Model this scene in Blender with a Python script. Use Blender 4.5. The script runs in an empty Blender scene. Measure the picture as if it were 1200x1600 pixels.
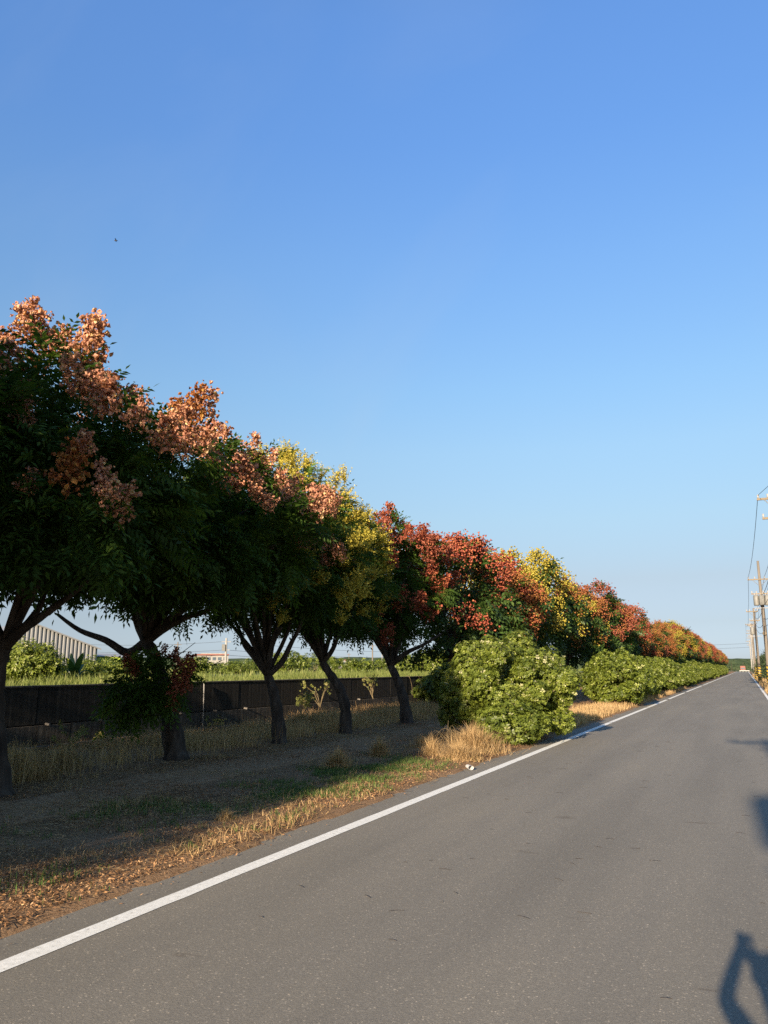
import bpy, math, random
import numpy as np
from mathutils import Vector, Matrix

PI = math.pi
random.seed(7)
rng = np.random.default_rng(11)
S = bpy.context.scene
COL = S.collection

# ------------------------------------------------------------------ camera
EYE = 1.7
FPX = 1209.0                     # focal length in pixels of the 1600 px tall photograph
YAW = math.radians(24.62)        # turned left of the road
PITCH = math.atan(244 / FPX)
cam_d = bpy.data.cameras.new('camera')
cam = bpy.data.objects.new('camera', cam_d); COL.objects.link(cam)
cam.location = (0, 0, EYE)
cam.rotation_euler = (PI / 2 + PITCH, 0, YAW)
cam_d.sensor_fit = 'VERTICAL'; cam_d.sensor_height = 36.0
cam_d.lens = 36.0 * FPX / 1600.0
cam_d.clip_start = 0.05; cam_d.clip_end = 9000
S.camera = cam

# ------------------------------------------------------------------ light
SUN_EL = math.radians(16.0)
SHADE_AZ = math.radians(-1.8)    # where shadows point, from +Y, clockwise
sun_dir = Vector((-math.sin(SHADE_AZ) * math.cos(SUN_EL), -math.cos(SHADE_AZ) * math.cos(SUN_EL), math.sin(SUN_EL)))
w = bpy.data.worlds.new('World'); S.world = w; w.use_nodes = True
nt = w.node_tree; nt.nodes.clear()
out = nt.nodes.new('ShaderNodeOutputWorld'); bg = nt.nodes.new('ShaderNodeBackground')
sky = nt.nodes.new('ShaderNodeTexSky'); sky.sky_type = 'NISHITA'; sky.sun_disc = False
sky.sun_elevation = SUN_EL; sky.sun_rotation = PI + SHADE_AZ
sky.altitude = 0; sky.air_density = 1.0; sky.dust_density = 0.3; sky.ozone_density = 2.2
bg.inputs[1].default_value = 0.15
# faint cirrus wisps
tc = nt.nodes.new('ShaderNodeTexCoord'); mp = nt.nodes.new('ShaderNodeMapping')
mp.inputs['Rotation'].default_value = (0.9, 0.2, 1.9); mp.inputs['Scale'].default_value = (1.2, 4.0, 2.0)
nz = nt.nodes.new('ShaderNodeTexNoise'); nz.inputs['Scale'].default_value = 1.6; nz.inputs['Detail'].default_value = 7; nz.inputs['Distortion'].default_value = 0.6
cr = nt.nodes.new('ShaderNodeMapRange'); cr.inputs[1].default_value = 0.52; cr.inputs[2].default_value = 0.85; cr.inputs[3].default_value = 0; cr.inputs[4].default_value = 0.13
mx = nt.nodes.new('ShaderNodeMix'); mx.data_type = 'RGBA'
mx.inputs[7].default_value = (1.3, 1.5, 1.75, 1)
L = nt.links.new
# low haze and a deeper blue overhead: grade of the clear sky by height above the horizon
sx = nt.nodes.new('ShaderNodeSeparateXYZ'); gr = nt.nodes.new('ShaderNodeValToRGB'); gm = nt.nodes.new('ShaderNodeMix'); gm.data_type = 'RGBA'; gm.blend_type = 'MULTIPLY'; gm.inputs[0].default_value = 1
gs = [(0.017, (0.1687, 0.2049, 0.3467)), (0.055, (0.1937, 0.1957, 0.2636)), (0.108, (0.2564, 0.2254, 0.2414)), (0.184, (0.3442, 0.3222, 0.3049)), (0.27, (0.4165, 0.4125, 0.3869)), (0.345, (0.4324, 0.4679, 0.464)), (0.483, (0.445, 0.5292, 0.597)), (0.598, (0.435, 0.561, 0.705)), (0.689, (0.465, 0.6087, 0.785))]
while len(gr.color_ramp.elements) < len(gs): gr.color_ramp.elements.new(0.5)
for q_, (p_, c_) in zip(gr.color_ramp.elements, gs): q_.position = p_; q_.color = (*c_, 1)
L(tc.outputs['Generated'], mp.inputs[0]); L(mp.outputs[0], nz.inputs['Vector']); L(nz.outputs[0], cr.inputs[0])
L(cr.outputs[0], mx.inputs[0]); L(tc.outputs['Generated'], sx.inputs[0]); L(sx.outputs[2], gr.inputs[0]); L(sky.outputs[0], gm.inputs[6]); L(gr.outputs[0], gm.inputs[7]); L(gm.outputs[2], mx.inputs[6]); L(mx.outputs[2], bg.inputs[0]); L(bg.outputs[0], out.inputs[0])
sd = bpy.data.lights.new('sun', 'SUN'); sun = bpy.data.objects.new('sun', sd); COL.objects.link(sun)
sd.energy = 4.7; sd.angle = math.radians(0.53); sd.color = (1.0, 0.82, 0.62)
sun.rotation_euler = sun_dir.to_track_quat('Z', 'Y').to_euler()
S.view_settings.view_transform = 'Standard'; S.view_settings.look = 'None'
S.view_settings.exposure = 1.5; S.view_settings.gamma = 1.0; S.view_settings.use_curve_mapping = False
S.render.engine = 'CYCLES'
S.cycles.max_bounces = 6; S.cycles.diffuse_bounces = 4; S.cycles.transmission_bounces = 3; S.cycles.volume_bounces = 0
S.cycles.use_denoising = False

# ------------------------------------------------------------------ helpers
def ray(x, y):
    cx, cy = x - 600, 800 - y
    up = cy * math.cos(PITCH) + FPX * math.sin(PITCH); fw = FPX * math.cos(PITCH) - cy * math.sin(PITCH)
    return cx * math.cos(YAW) - fw * math.sin(YAW), cx * math.sin(YAW) + fw * math.cos(YAW), up
def at_y(x, y, yw):
    X, Y, U = ray(x, y); t = yw / Y; return Vector((X * t, yw, EYE + U * t))
def at_x(x, y, xw):
    X, Y, U = ray(x, y); t = xw / X; return Vector((xw, Y * t, EYE + U * t))
def at_z(x, y, z=0.0):
    X, Y, U = ray(x, y); t = (z - EYE) / U; return Vector((X * t, Y * t, z))

def tag(o, label=None, cat=None, group=None, kind=None):
    if label: o['label'] = label
    if cat: o['category'] = cat
    if group: o['group'] = group
    if kind: o['kind'] = kind
    return o
def empty(name, loc, rz=0.0):
    o = bpy.data.objects.new(name, None); COL.objects.link(o); o.location = loc; o.rotation_euler = (0, 0, rz)
    o.empty_display_size = 0.2
    return o
def obj(name, me, parent=None, loc=None):
    o = bpy.data.objects.new(name, me); COL.objects.link(o)
    if parent: o.parent = parent
    if loc is not None: o.location = loc
    return o
def np_mesh(name, V, F, mat, tint=None, smooth=False):
    """V (n,3), F (m,k) faces all of k corners"""
    V = np.ascontiguousarray(V, dtype=np.float32); F = np.ascontiguousarray(F, dtype=np.int32)
    me = bpy.data.meshes.new(name); k = F.shape[1]
    me.vertices.add(len(V)); me.vertices.foreach_set('co', V.ravel())
    me.loops.add(F.size); me.loops.foreach_set('vertex_index', F.ravel())
    me.polygons.add(len(F)); me.polygons.foreach_set('loop_start', np.arange(0, F.size, k, dtype=np.int32))
    try: me.polygons.foreach_set('loop_total', np.full(len(F), k, dtype=np.int32))
    except Exception: pass
    if smooth: me.polygons.foreach_set('use_smooth', np.ones(len(F), dtype=bool))
    me.update(calc_edges=True)
    if tint is not None:
        a = me.attributes.new('tint', 'FLOAT', 'POINT'); a.data.foreach_set('value', np.asarray(tint, dtype=np.float32))
    me.materials.append(mat)
    return me
class MB:
    """collects boxes, tubes and strips for one mesh object"""
    def __init__(s): s.v = []; s.f = []
    def add(s, v, f):
        n = len(s.v); s.v += [tuple(p) for p in v]; s.f += [tuple(i + n for i in q) for q in f]; return s
    def box(s, c, d, M=None):
        x, y, z = d[0] / 2, d[1] / 2, d[2] / 2
        v = [Vector((i * x, j * y, k * z)) for k in (-1, 1) for j in (-1, 1) for i in (-1, 1)]
        if M is not None: v = [M @ p for p in v]
        v = [p + Vector(c) for p in v]
        return s.add(v, [(0, 2, 3, 1), (4, 5, 7, 6), (0, 1, 5, 4), (2, 6, 7, 3), (0, 4, 6, 2), (1, 3, 7, 5)])
    def tube(s, pts, rad, n=8, cap=True, wob=0.0, seed=0):
        pts = [Vector(p) for p in pts]
        if not hasattr(rad, '__len__'): rad = [rad] * len(pts)
        rnd = random.Random(seed); v = []; f = []; up = Vector((0.13, 0.31, 0.94)).normalized(); prev = None
        for i, p in enumerate(pts):
            t = (pts[min(i + 1, len(pts) - 1)] - pts[max(i - 1, 0)])
            t = t.normalized() if t.length > 1e-9 else Vector((0, 0, 1))
            a = (t.cross(up) if abs(t.dot(up)) < 0.95 else t.cross(Vector((1, 0, 0)))) if prev is None else (prev - t * prev.dot(t))
            a.normalize(); b = t.cross(a); prev = a
            for k in range(n):
                an = 2 * PI * k / n; r = rad[i] * (1 + wob * (rnd.random() - .5))
                v.append(p + a * (math.cos(an) * r) + b * (math.sin(an) * r))
        for i in range(len(pts) - 1):
            for k in range(n): f.append((i * n + k, i * n + (k + 1) % n, (i + 1) * n + (k + 1) % n, (i + 1) * n + k))
        if cap:
            f.append(tuple(reversed(range(n)))); f.append(tuple(range((len(pts) - 1) * n, len(pts) * n)))
        return s.add(v, f)
    def mesh(s, name, mat, smooth=False):
        me = bpy.data.meshes.new(name); me.from_pydata(s.v, [], s.f); me.update()
        if smooth: me.polygons.foreach_set('use_smooth', [True] * len(me.polygons))
        me.materials.append(mat); return me
    def build(s, name, mat, parent=None, smooth=False, loc=None):
        return obj(name, s.mesh(name, mat, smooth), parent, loc)
def smooth_path(pts, n=4):
    P = [Vector(p) for p in pts]; o = []
    for i in range(len(P) - 1):
        p0, p1, p2, p3 = P[max(i - 1, 0)], P[i], P[i + 1], P[min(i + 2, len(P) - 1)]
        for k in range(n):
            t = k / n
            o.append(0.5 * ((2 * p1) + (p2 - p0) * t + (2 * p0 - 5 * p1 + 4 * p2 - p3) * t * t + (3 * p1 - p0 - 3 * p2 + p3) * t ** 3))
    o.append(P[-1]); return o

_tab = rng.random((64, 64))
def vn(x, y, s=1.0, o=0):
    """smooth value noise 0..1 (numpy)"""
    x = np.asarray(x, float) * s + o * 7.31; y = np.asarray(y, float) * s + o * 3.77
    xi = np.floor(x).astype(int); yi = np.floor(y).astype(int); fx = x - xi; fy = y - yi
    fx = fx * fx * (3 - 2 * fx); fy = fy * fy * (3 - 2 * fy)
    g = lambda a, b: _tab[a % 64, b % 64]
    return (g(xi, yi) * (1 - fx) + g(xi + 1, yi) * fx) * (1 - fy) + (g(xi, yi + 1) * (1 - fx) + g(xi + 1, yi + 1) * fx) * fy

def rot_basis(d, roll):
    """(n,3) directions -> (n,3,3) whose columns are x=d, y, z, rolled"""
    d = d / np.linalg.norm(d, axis=1, keepdims=True)
    up = np.tile([0, 0, 1.0], (len(d), 1)); up[np.abs(d[:, 2]) > 0.97] = [1, 0, 0]
    y = np.cross(up, d); y /= np.linalg.norm(y, axis=1, keepdims=True); z = np.cross(d, y)
    c, s_ = np.cos(roll)[:, None], np.sin(roll)[:, None]
    return np.stack([d, y * c + z * s_, z * c - y * s_], axis=2)
def scatter(TV, TF, P, R, sc, tint, TT=None):
    """copies of the template at P with matrices R, scale sc -> merged arrays"""
    n, m = len(P), len(TV)
    V = np.einsum('nij,mj->nmi', R, TV) * sc[:, None, None] + P[:, None, :]
    F = (TF[None] + (np.arange(n) * m)[:, None, None]).reshape(-1, TF.shape[1])
    T = np.repeat(tint, m) if TT is None else (tint[:, None] + TT[None]).ravel()
    return V.reshape(-1, 3), F, T
def unit(n, r=rng):
    v = r.normal(size=(n, 3)); return v / np.linalg.norm(v, axis=1, keepdims=True)

# ------------------------------------------------------------------ materials
def new_mat(name):
    m = bpy.data.materials.new(name); m.use_nodes = True
    t = m.node_tree; b = t.nodes['Principled BSDF']; return m, t, b
def ramp(t, stops):
    r = t.nodes.new('ShaderNodeValToRGB'); e = r.color_ramp.elements
    while len(e) < len(stops): e.new(0.5)
    for q, (p, c) in zip(e, stops): q.position = p; q.color = (*c, 1)
    return r
def noise(t, scale, detail=4, coord='Object', sc=(1, 1, 1), dist=0.0, rough=0.55):
    c = t.nodes.new('ShaderNodeTexCoord'); m = t.nodes.new('ShaderNodeMapping'); m.inputs['Scale'].default_value = sc
    n = t.nodes.new('ShaderNodeTexNoise'); n.inputs['Scale'].default_value = scale; n.inputs['Detail'].default_value = detail
    n.inputs['Distortion'].default_value = dist; n.inputs['Roughness'].default_value = rough
    t.links.new(c.outputs[coord], m.inputs[0]); t.links.new(m.outputs[0], n.inputs['Vector']); return n
def mixc(t, fac, a, b, mode='MIX'):
    m = t.nodes.new('ShaderNodeMix'); m.data_type = 'RGBA'; m.blend_type = mode
    for i, v in ((0, fac), (6, a), (7, b)):
        if isinstance(v, (int, float)): m.inputs[i].default_value = v
        elif isinstance(v, tuple): m.inputs[i].default_value = (*v, 1)
        else: t.links.new(v, m.inputs[i])
    return m.outputs[2]
def bump(t, b, h, strength=0.4, dist=0.02):
    n = t.nodes.new('ShaderNodeBump'); n.inputs['Strength'].default_value = strength; n.inputs['Distance'].default_value = dist
    t.links.new(h, n.inputs['Height']); t.links.new(n.outputs[0], b.inputs['Normal'])
def surf(name, stops, scale=6, rough=0.85, detail=5, bs=0.3, bd=0.01, sc=(1, 1, 1), spec=0.3, coord='Object'):
    m, t, b = new_mat(name); n = noise(t, scale, detail, coord, sc); r = ramp(t, stops)
    t.links.new(n.outputs[0], r.inputs[0]); t.links.new(r.outputs[0], b.inputs['Base Color'])
    b.inputs['Roughness'].default_value = rough; b.inputs['Specular IOR Level'].default_value = spec
    if bs: bump(t, b, n.outputs[0], bs, bd)
    return m
def leafy(name, stops, trans=0.3, rough=0.5, spec=0.3):
    """colour by each leaf's own random tint; thin and a little translucent"""
    m, t, b = new_mat(name)
    a = t.nodes.new('ShaderNodeAttribute'); a.attribute_name = 'tint'
    r = ramp(t, stops); t.links.new(a.outputs['Fac'], r.inputs[0])
    t.links.new(r.outputs[0], b.inputs['Base Color']); b.inputs['Roughness'].default_value = rough
    b.inputs['Specular IOR Level'].default_value = spec
    if trans:
        tr = t.nodes.new('ShaderNodeBsdfTranslucent'); ms = t.nodes.new('ShaderNodeMixShader'); ms.inputs[0].default_value = trans
        br = mixc(t, 1.0, r.outputs[0], (1.3, 1.35, 0.7), 'MULTIPLY')
        t.links.new(br, tr.inputs[0]); t.links.new(b.outputs[0], ms.inputs[1]); t.links.new(tr.outputs[0], ms.inputs[2])
        t.links.new(ms.outputs[0], t.nodes['Material Output'].inputs[0])
    return m

M = {}
M['leaf'] = leafy('leaf_green', [(0, (0.0253, 0.048, 0.009)), (0.5, (0.046, 0.0864, 0.013)), (0.85, (0.0862, 0.138, 0.018)), (1, (0.161, 0.18, 0.025))], .35, .6, .14)
M['leaf_far'] = leafy('leaf_olive', [(0, (0.0274, 0.0546, 0.0114)), (0.6, (0.0546, 0.0983, 0.019)), (1, (0.153, 0.1639, 0.0285))], .3, .5)
M['pod_orange'] = leafy('pod_orange', [(0, (0.3162, 0.1399, 0.0918)), (0.45, (0.5534, 0.2728, 0.1764)), (0.8, (0.7247, 0.4198, 0.2682)), (1, (0.8, 0.6157, 0.3387))], .42, .75, .08)
M['pod_rose'] = leafy('pod_rose', [(0, (0.2438, 0.0702, 0.0491)), (0.5, (0.4062, 0.1326, 0.0842)), (1, (0.585, 0.234, 0.1264))], .42, .75, .08)
M['pod_red'] = leafy('pod_red', [(0, (0.2347, 0.0624, 0.0443)), (0.5, (0.4359, 0.1209, 0.0714)), (1, (0.5869, 0.2339, 0.1106))], .42, .75, .08)
M['pod_rust'] = leafy('pod_rust', [(0, (0.2576, 0.0885, 0.0441)), (0.5, (0.4347, 0.1771, 0.0662)), (1, (0.5635, 0.3059, 0.0882))], .42, .75, .08)
M['flower'] = leafy('flower_yellow', [(0, (0.286, 0.236, 0.0325)), (0.5, (0.4433, 0.3647, 0.052)), (1, (0.6292, 0.5148, 0.104))], .3, .6, .2)
M['bush'] = leafy('bush_leaf', [(0, (0.0377, 0.0571, 0.0084)), (0.45, (0.1109, 0.1428, 0.0187)), (0.78, (0.2106, 0.2456, 0.0374)), (0.86, (0.2993, 0.3198, 0.0936)), (1, (0.4212, 0.3998, 0.2245))], .28, .45, .3)
M['field_grass'] = leafy('field_grass', [(0, (0.0825, 0.11, 0.0242)), (0.6, (0.165, 0.198, 0.0495)), (1, (0.286, 0.275, 0.099))], .35, .6, .2)
M['dry_grass'] = leafy('dry_grass', [(0, (0.189, 0.1178, 0.054)), (0.5, (0.3915, 0.2624, 0.126)), (1, (0.594, 0.4224, 0.216))], .3, .7, .15)
M['shade_lift_dry_grass'] = leafy('shade_lift_dry_grass', [(0, (0.23, 0.145, 0.068)), (0.5, (0.483, 0.32, 0.16)), (1, (0.713, 0.5, 0.264))], .3, .7, .1)  # dry_grass copy, colour lifted to brighten the shaded grass by the wall
M['green_grass'] = leafy('green_grass', [(0, (.045, .085, .02)), (.6, (.09, .15, .035)), (.85, (.18, .20, .06)), (1, (.32, .26, .12))], .3, .6, .2)
M['litter'] = leafy('litter', [(0, (0.0815, 0.041, 0.0198)), (0.4, (0.2328, 0.124, 0.0574)), (0.75, (0.3841, 0.221, 0.104)), (1, (0.5238, 0.345, 0.1782))], .1, .8, .15)
M['weed'] = leafy('weed', [(0, (0.105, 0.126, 0.035)), (0.6, (0.21, 0.224, 0.056)), (1, (0.39, 0.308, 0.126))], .35, .5)
M['banana'] = leafy('banana_leaf', [(0, (.045, .085, .018)), (1, (.12, .17, .04))], .35, .4)
M['far_tree'] = leafy('far_tree', [(0, (.03, .05, .02)), (1, (.09, .12, .045))], .15, .7)

def bark_mat():
    m, t, b = new_mat('bark'); n = noise(t, 9, 7, 'Object', (1, 1, .22)); n2 = noise(t, 45, 4, 'Object', (1, 1, .5))
    r = ramp(t, [(.3, (.022, .016, .011)), (.55, (.058, .043, .031)), (.75, (.10, .08, .06))]); t.links.new(n.outputs[0], r.inputs[0])
    t.links.new(r.outputs[0], b.inputs['Base Color']); b.inputs['Roughness'].default_value = .9; b.inputs['Specular IOR Level'].default_value = .2
    h = mixc(t, .35, n.outputs[0], n2.outputs[0]); bump(t, b, h, .9, .04); return m
M['bark'] = bark_mat()
M['stem'] = surf('stem', [(.3, (.10, .075, .04)), (.7, (.22, .17, .09))], 20)

def asphalt_mat():
    m, t, b = new_mat('asphalt'); Lk = t.links.new
    fine = noise(t, 170, 4, 'Object', rough=.75); mid = noise(t, 60, 5, 'Object'); big = noise(t, .7, 4, 'Object', (1, .25, 1)); streak = noise(t, 1.6, 5, 'Object', (1, .06, 1))
    vor = t.nodes.new('ShaderNodeTexVoronoi'); vor.inputs['Scale'].default_value = 110; c = t.nodes.new('ShaderNodeTexCoord'); Lk(c.outputs['Object'], vor.inputs['Vector'])
    r = ramp(t, [(.26, (.095, .084, .063)), (.5, (.168, .152, .117)), (.66, (.225, .206, .162)), (.76, (.36, .335, .27))]); Lk(fine.outputs[0], r.inputs[0])
    sp = ramp(t, [(0, (.86, .86, .86)), (.6, (1, 1, 1)), (.97, (1.15, 1.15, 1.15)), (1, (2.2, 2.1, 2.0))])
    sep = t.nodes.new('ShaderNodeSeparateColor'); Lk(vor.outputs['Color'], sep.inputs[0]); Lk(sep.outputs[0], sp.inputs[0])
    c1 = mixc(t, 1.0, r.outputs[0], sp.outputs[0], 'MULTIPLY')
    rb = ramp(t, [(.3, (.90, .90, .89)), (.55, (1, 1, 1)), (.75, (1.10, 1.09, 1.06))]); Lk(big.outputs[0], rb.inputs[0])
    rs = ramp(t, [(.35, (.9, .9, .9)), (.5, (1, 1, 1)), (.7, (1.1, 1.09, 1.07))]); Lk(streak.outputs[0], rs.inputs[0])
    c2 = mixc(t, 1.0, c1, rb.outputs[0], 'MULTIPLY'); c3 = mixc(t, 1.0, c2, rs.outputs[0], 'MULTIPLY')
    st = noise(t, 3.2, 3, 'Object', (.35, 1, 1)); rst = ramp(t, [(.68, (1, 1, 1)), (.75, (.72, .68, .64))]); Lk(st.outputs[0], rst.inputs[0])
    c4 = mixc(t, 1.0, c3, rst.outputs[0], 'MULTIPLY')
    Lk(c4, b.inputs['Base Color']); b.inputs['Roughness'].default_value = .82; b.inputs['Specular IOR Level'].default_value = .35
    h = mixc(t, .5, fine.outputs[0], mid.outputs[0]); bump(t, b, h, .55, .006)
    return m
M['asphalt'] = asphalt_mat()
def paint_mat():
    m, t, b = new_mat('road_paint'); n = noise(t, 26, 6); n2 = noise(t, 240, 2)
    r = ramp(t, [(.26, (.25, .235, .2)), (.36, (.64, .63, .55)), (.7, (.80, .79, .70))]); t.links.new(n.outputs[0], r.inputs[0])
    r2 = ramp(t, [(.25, (.72, .72, .7)), (.5, (1, 1, 1))]); t.links.new(n2.outputs[0], r2.inputs[0])
    c = mixc(t, 1, r.outputs[0], r2.outputs[0], 'MULTIPLY')
    t.links.new(c, b.inputs['Base Color']); b.inputs['Roughness'].default_value = .7; bump(t, b, n2.outputs[0], .4, .004); return m
M['paint'] = paint_mat()
def verge_mat():
    m, t, b = new_mat('verge_soil'); a = noise(t, 1.1, 6); f = noise(t, 38, 6, rough=.7); g = noise(t, 2.3, 5)
    r = ramp(t, [(.3, (.13, .075, .037)), (.5, (.26, .16, .085)), (.68, (.38, .25, .14))]); t.links.new(f.outputs[0], r.inputs[0])
    r2 = ramp(t, [(.35, (.13, .075, .036)), (.6, (.27, .165, .085))]); t.links.new(f.outputs[0], r2.inputs[0])
    k = ramp(t, [(.42, (0, 0, 0)), (.58, (1, 1, 1))]); t.links.new(a.outputs[0], k.inputs[0])
    c = mixc(t, k.outputs[0], r2.outputs[0], r.outputs[0])
    t.links.new(c, b.inputs['Base Color']); b.inputs['Roughness'].default_value = .95; b.inputs['Specular IOR Level'].default_value = .1
    bump(t, b, f.outputs[0], .9, .03); return m
M['verge'] = verge_mat()
M['path'] = surf('path_soil', [(.3, (.16, .086, .036)), (.5, (.27, .155, .072)), (.7, (.36, .225, .115))], 14, .95, 7, .6, .015)
M['ground'] = surf('field_soil', [(.3, (.06, .075, .025)), (.6, (.11, .12, .045)), (.8, (.17, .15, .075))], 1.2, .95, 8, .3, .05, spec=.1)
def wall_mat(name, lo, mid, hi):
    m, t, b = new_mat(name); s = noise(t, 5, 7, 'Object', (1, 2.2, .10), rough=.7); f = noise(t, 30, 5)
    r = ramp(t, [(.32, lo), (.52, mid), (.72, hi)]); t.links.new(s.outputs[0], r.inputs[0])
    c = mixc(t, .25, r.outputs[0], f.outputs[0], 'MULTIPLY')
    wv = t.nodes.new('ShaderNodeTexWave'); wv.bands_direction = 'Y'; wv.inputs['Scale'].default_value = 1.6; wv.inputs['Distortion'].default_value = .4
    co = t.nodes.new('ShaderNodeTexCoord'); t.links.new(co.outputs['Object'], wv.inputs[0])
    t.links.new(c, b.inputs['Base Color']); b.inputs['Roughness'].default_value = .9
    h = mixc(t, .12, f.outputs[0], wv.outputs[1]); bump(t, b, h, .4, .012); return m
M['wall_up'] = wall_mat('wall_upper', (.016, .014, .012), (.038, .034, .028), (.10, .09, .075))
M['wall_low'] = wall_mat('wall_lower', (.045, .039, .032), (.10, .088, .073), (.20, .18, .15))
M['wall_core'] = surf('wall_core', [(.3, (.02, .02, .018)), (.7, (.06, .055, .05))], 8)
M['concrete'] = surf('concrete', [(.3, (.10, .09, .075)), (.7, (.19, .17, .145))], 9, .85, 6, .3, .01)
M['pole'] = surf('pole_concrete', [(.3, (.12, .102, .078)), (.7, (.175, .15, .118))], 4, .85, 6, .2, .01, (1, 1, .2))
M['pole_white'] = surf('pole_white', [(.3, (.22, .21, .19)), (.7, (.30, .29, .26))], 4)
M['arm'] = surf('crossarm', [(.3, (.14, .11, .07)), (.7, (.20, .16, .105))], 10)
M['steel'] = surf('steel', [(.3, (.12, .12, .12)), (.7, (.2, .2, .2))], 10, .45)
M['dark'] = surf('dark_metal', [(.3, (.03, .03, .03)), (.7, (.06, .06, .06))], 10, .5)
M['ceramic'] = surf('ceramic', [(.3, (.26, .25, .23)), (.7, (.34, .33, .31))], 10, .35)
M['trafo'] = surf('transformer_paint', [(.3, (.13, .13, .115)), (.7, (.19, .185, .165))], 6, .5)
M['wire'] = surf('wire_black', [(.3, (.03, .03, .035)), (.7, (.05, .05, .055))], 10, .6, bs=0)
def stripe_mat():
    m, t, b = new_mat('stripes_yellow_black'); c = t.nodes.new('ShaderNodeTexCoord'); s = t.nodes.new('ShaderNodeSeparateXYZ')
    t.links.new(c.outputs['Object'], s.inputs[0])
    at = t.nodes.new('ShaderNodeMath'); at.operation = 'ARCTAN2'; t.links.new(s.outputs[1], at.inputs[0]); t.links.new(s.outputs[0], at.inputs[1])
    q = t.nodes.new('ShaderNodeMath'); q.operation = 'MULTIPLY_ADD'; q.inputs[1].default_value = 1 / (2 * PI); t.links.new(at.outputs[0], q.inputs[0])
    z = t.nodes.new('ShaderNodeMath'); z.operation = 'MULTIPLY'; z.inputs[1].default_value = 3.2; t.links.new(s.outputs[2], z.inputs[0]); t.links.new(z.outputs[0], q.inputs[2])
    fr = t.nodes.new('ShaderNodeMath'); fr.operation = 'FRACT'; t.links.new(q.outputs[0], fr.inputs[0])
    r = ramp(t, [(0, (.30, .20, .012)), (.55, (.30, .20, .012)), (.56, (.02, .02, .02))]); r.color_ramp.interpolation = 'CONSTANT'
    t.links.new(fr.outputs[0], r.inputs[0]); t.links.new(r.outputs[0], b.inputs['Base Color']); b.inputs['Roughness'].default_value = .5; return m
M['stripes'] = stripe_mat()
M['shed'] = surf('shed_metal', [(.3, (.20, .20, .193)), (.7, (.25, .25, .24))], .8, .5, 5, 0, 0, (1, 1, .3), .4)
M['white_wall'] = surf('white_wall', [(.3, (.22, .21, .185)), (.7, (.28, .265, .235))], 1.5, .8)
M['red_paint'] = surf('red_paint', [(.3, (.16, .05, .038)), (.7, (.22, .08, .055))], 2, .6)
M['lime'] = surf('lime_sheet', [(.3, (.22, .29, .03)), (.7, (.28, .35, .05))], 2, .6)
M['glass'] = surf('dark_glass', [(.3, (.05, .07, .08)), (.7, (.10, .12, .14))], 3, .15, bs=0, spec=.6)
M['hill'] = surf('wooded_hill', [(.3, (.035, .05, .025)), (.5, (.06, .085, .035)), (.7, (.11, .13, .05))], .09, .95, 8, 1, 2.5, spec=.05)
M['cup'] = surf('white_paper', [(.3, (.36, .35, .33)), (.7, (.44, .43, .41))], 20, .6)
M['skin'] = surf('skin', [(.3, (.45, .27, .19)), (.7, (.52, .32, .23))], 20, .5, bs=0)
M['shirt'] = surf('blue_shirt', [(.3, (.07, .10, .18)), (.7, (.10, .14, .24))], 30, .85)
M['trousers'] = surf('grey_trousers', [(.3, (.06, .06, .07)), (.7, (.09, .09, .10))], 30, .85)
M['hair'] = surf('black_hair', [(.3, (.012, .010, .010)), (.7, (.03, .025, .022))], 60, .5, sc=(1, 1, .2))
M['bird'] = surf('bird_feathers', [(.3, (.03, .03, .03)), (.7, (.06, .055, .05))], 30)

# ------------------------------------------------------------------ setting
def sheet(name, x0, x1, y0, y1, z, mat, nx=1, ny=1, hf=None, y_edges=None):
    xs = np.linspace(x0, x1, nx + 1); ys = np.linspace(y0, y1, ny + 1) if y_edges is None else np.asarray(y_edges)
    ny = len(ys) - 1
    X, Y = np.meshgrid(xs, ys); Z = np.full_like(X, z) if hf is None else hf(X, Y)
    V = np.stack([X, Y, Z], 2).reshape(-1, 3); i = np.arange(ny)[:, None] * (nx + 1) + np.arange(nx)[None]
    F = np.stack([i, i + 1, i + nx + 2, i + nx + 1], 2).reshape(-1, 4)
    return tag(obj(name, np_mesh(name, V, F, mat, smooth=hf is not None)), kind='structure')
WALLX = -13.7
sheet('ground', -3000, 3000, -300, 5000, -.06, M['ground'])
sheet('road', -4.75, 1.32, -60, 440, 0.0, M['asphalt'])
def verge_h(X, Y):
    n = vn(X, Y, 2.1, 1); n2 = vn(X, Y, 6.5, 2); n3 = vn(X, Y, .5, 3)
    e = np.clip((-4.50 + .10 * (vn(X * 0, Y, 1.4, 5) - .5) * 2 - .10 * (n2 - .5) - X) / .16, -1, 1)     # ragged edge on the asphalt
    base = .012 + .03 * n * n3 + .012 * n2 + .035 * np.clip((-5 - X) / 2, 0, 1) * n3
    return np.where(e > 0, base * np.minimum(1, e * 1.2 + .1) + .002, -.035 + .02 * (1 + e))
ye = np.concatenate([np.linspace(-25, 2, 28), np.linspace(2.1, 26, 290), np.linspace(26.2, 60, 150), np.linspace(61, 440, 190)])
sheet('verge', WALLX + .05, -4.25, 0, 0, 0, M['verge'], 112, hf=verge_h, y_edges=ye)
def path_h(X, Y):
    edge = np.minimum(X + 8.75 + .3 * (vn(X, Y, 1.1, 8) - .5), -7.35 - X + .35 * (vn(X, Y, .9, 9) - .5))
    return verge_h(X, Y) + np.where(edge > 0, .010, -.03)
sheet('path', -9.1, -7.0, 0, 0, 0, M['path'], 30, hf=path_h, y_edges=ye)
def rverge_h(X, Y):
    e = X - 1.22 - .12 * (vn(X, Y, 1.2, 4) - .5)
    return np.where(e > 0, .012 + .05 * vn(X, Y, 1.3, 6) * np.minimum(1, e * 3), -.03)
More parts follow.
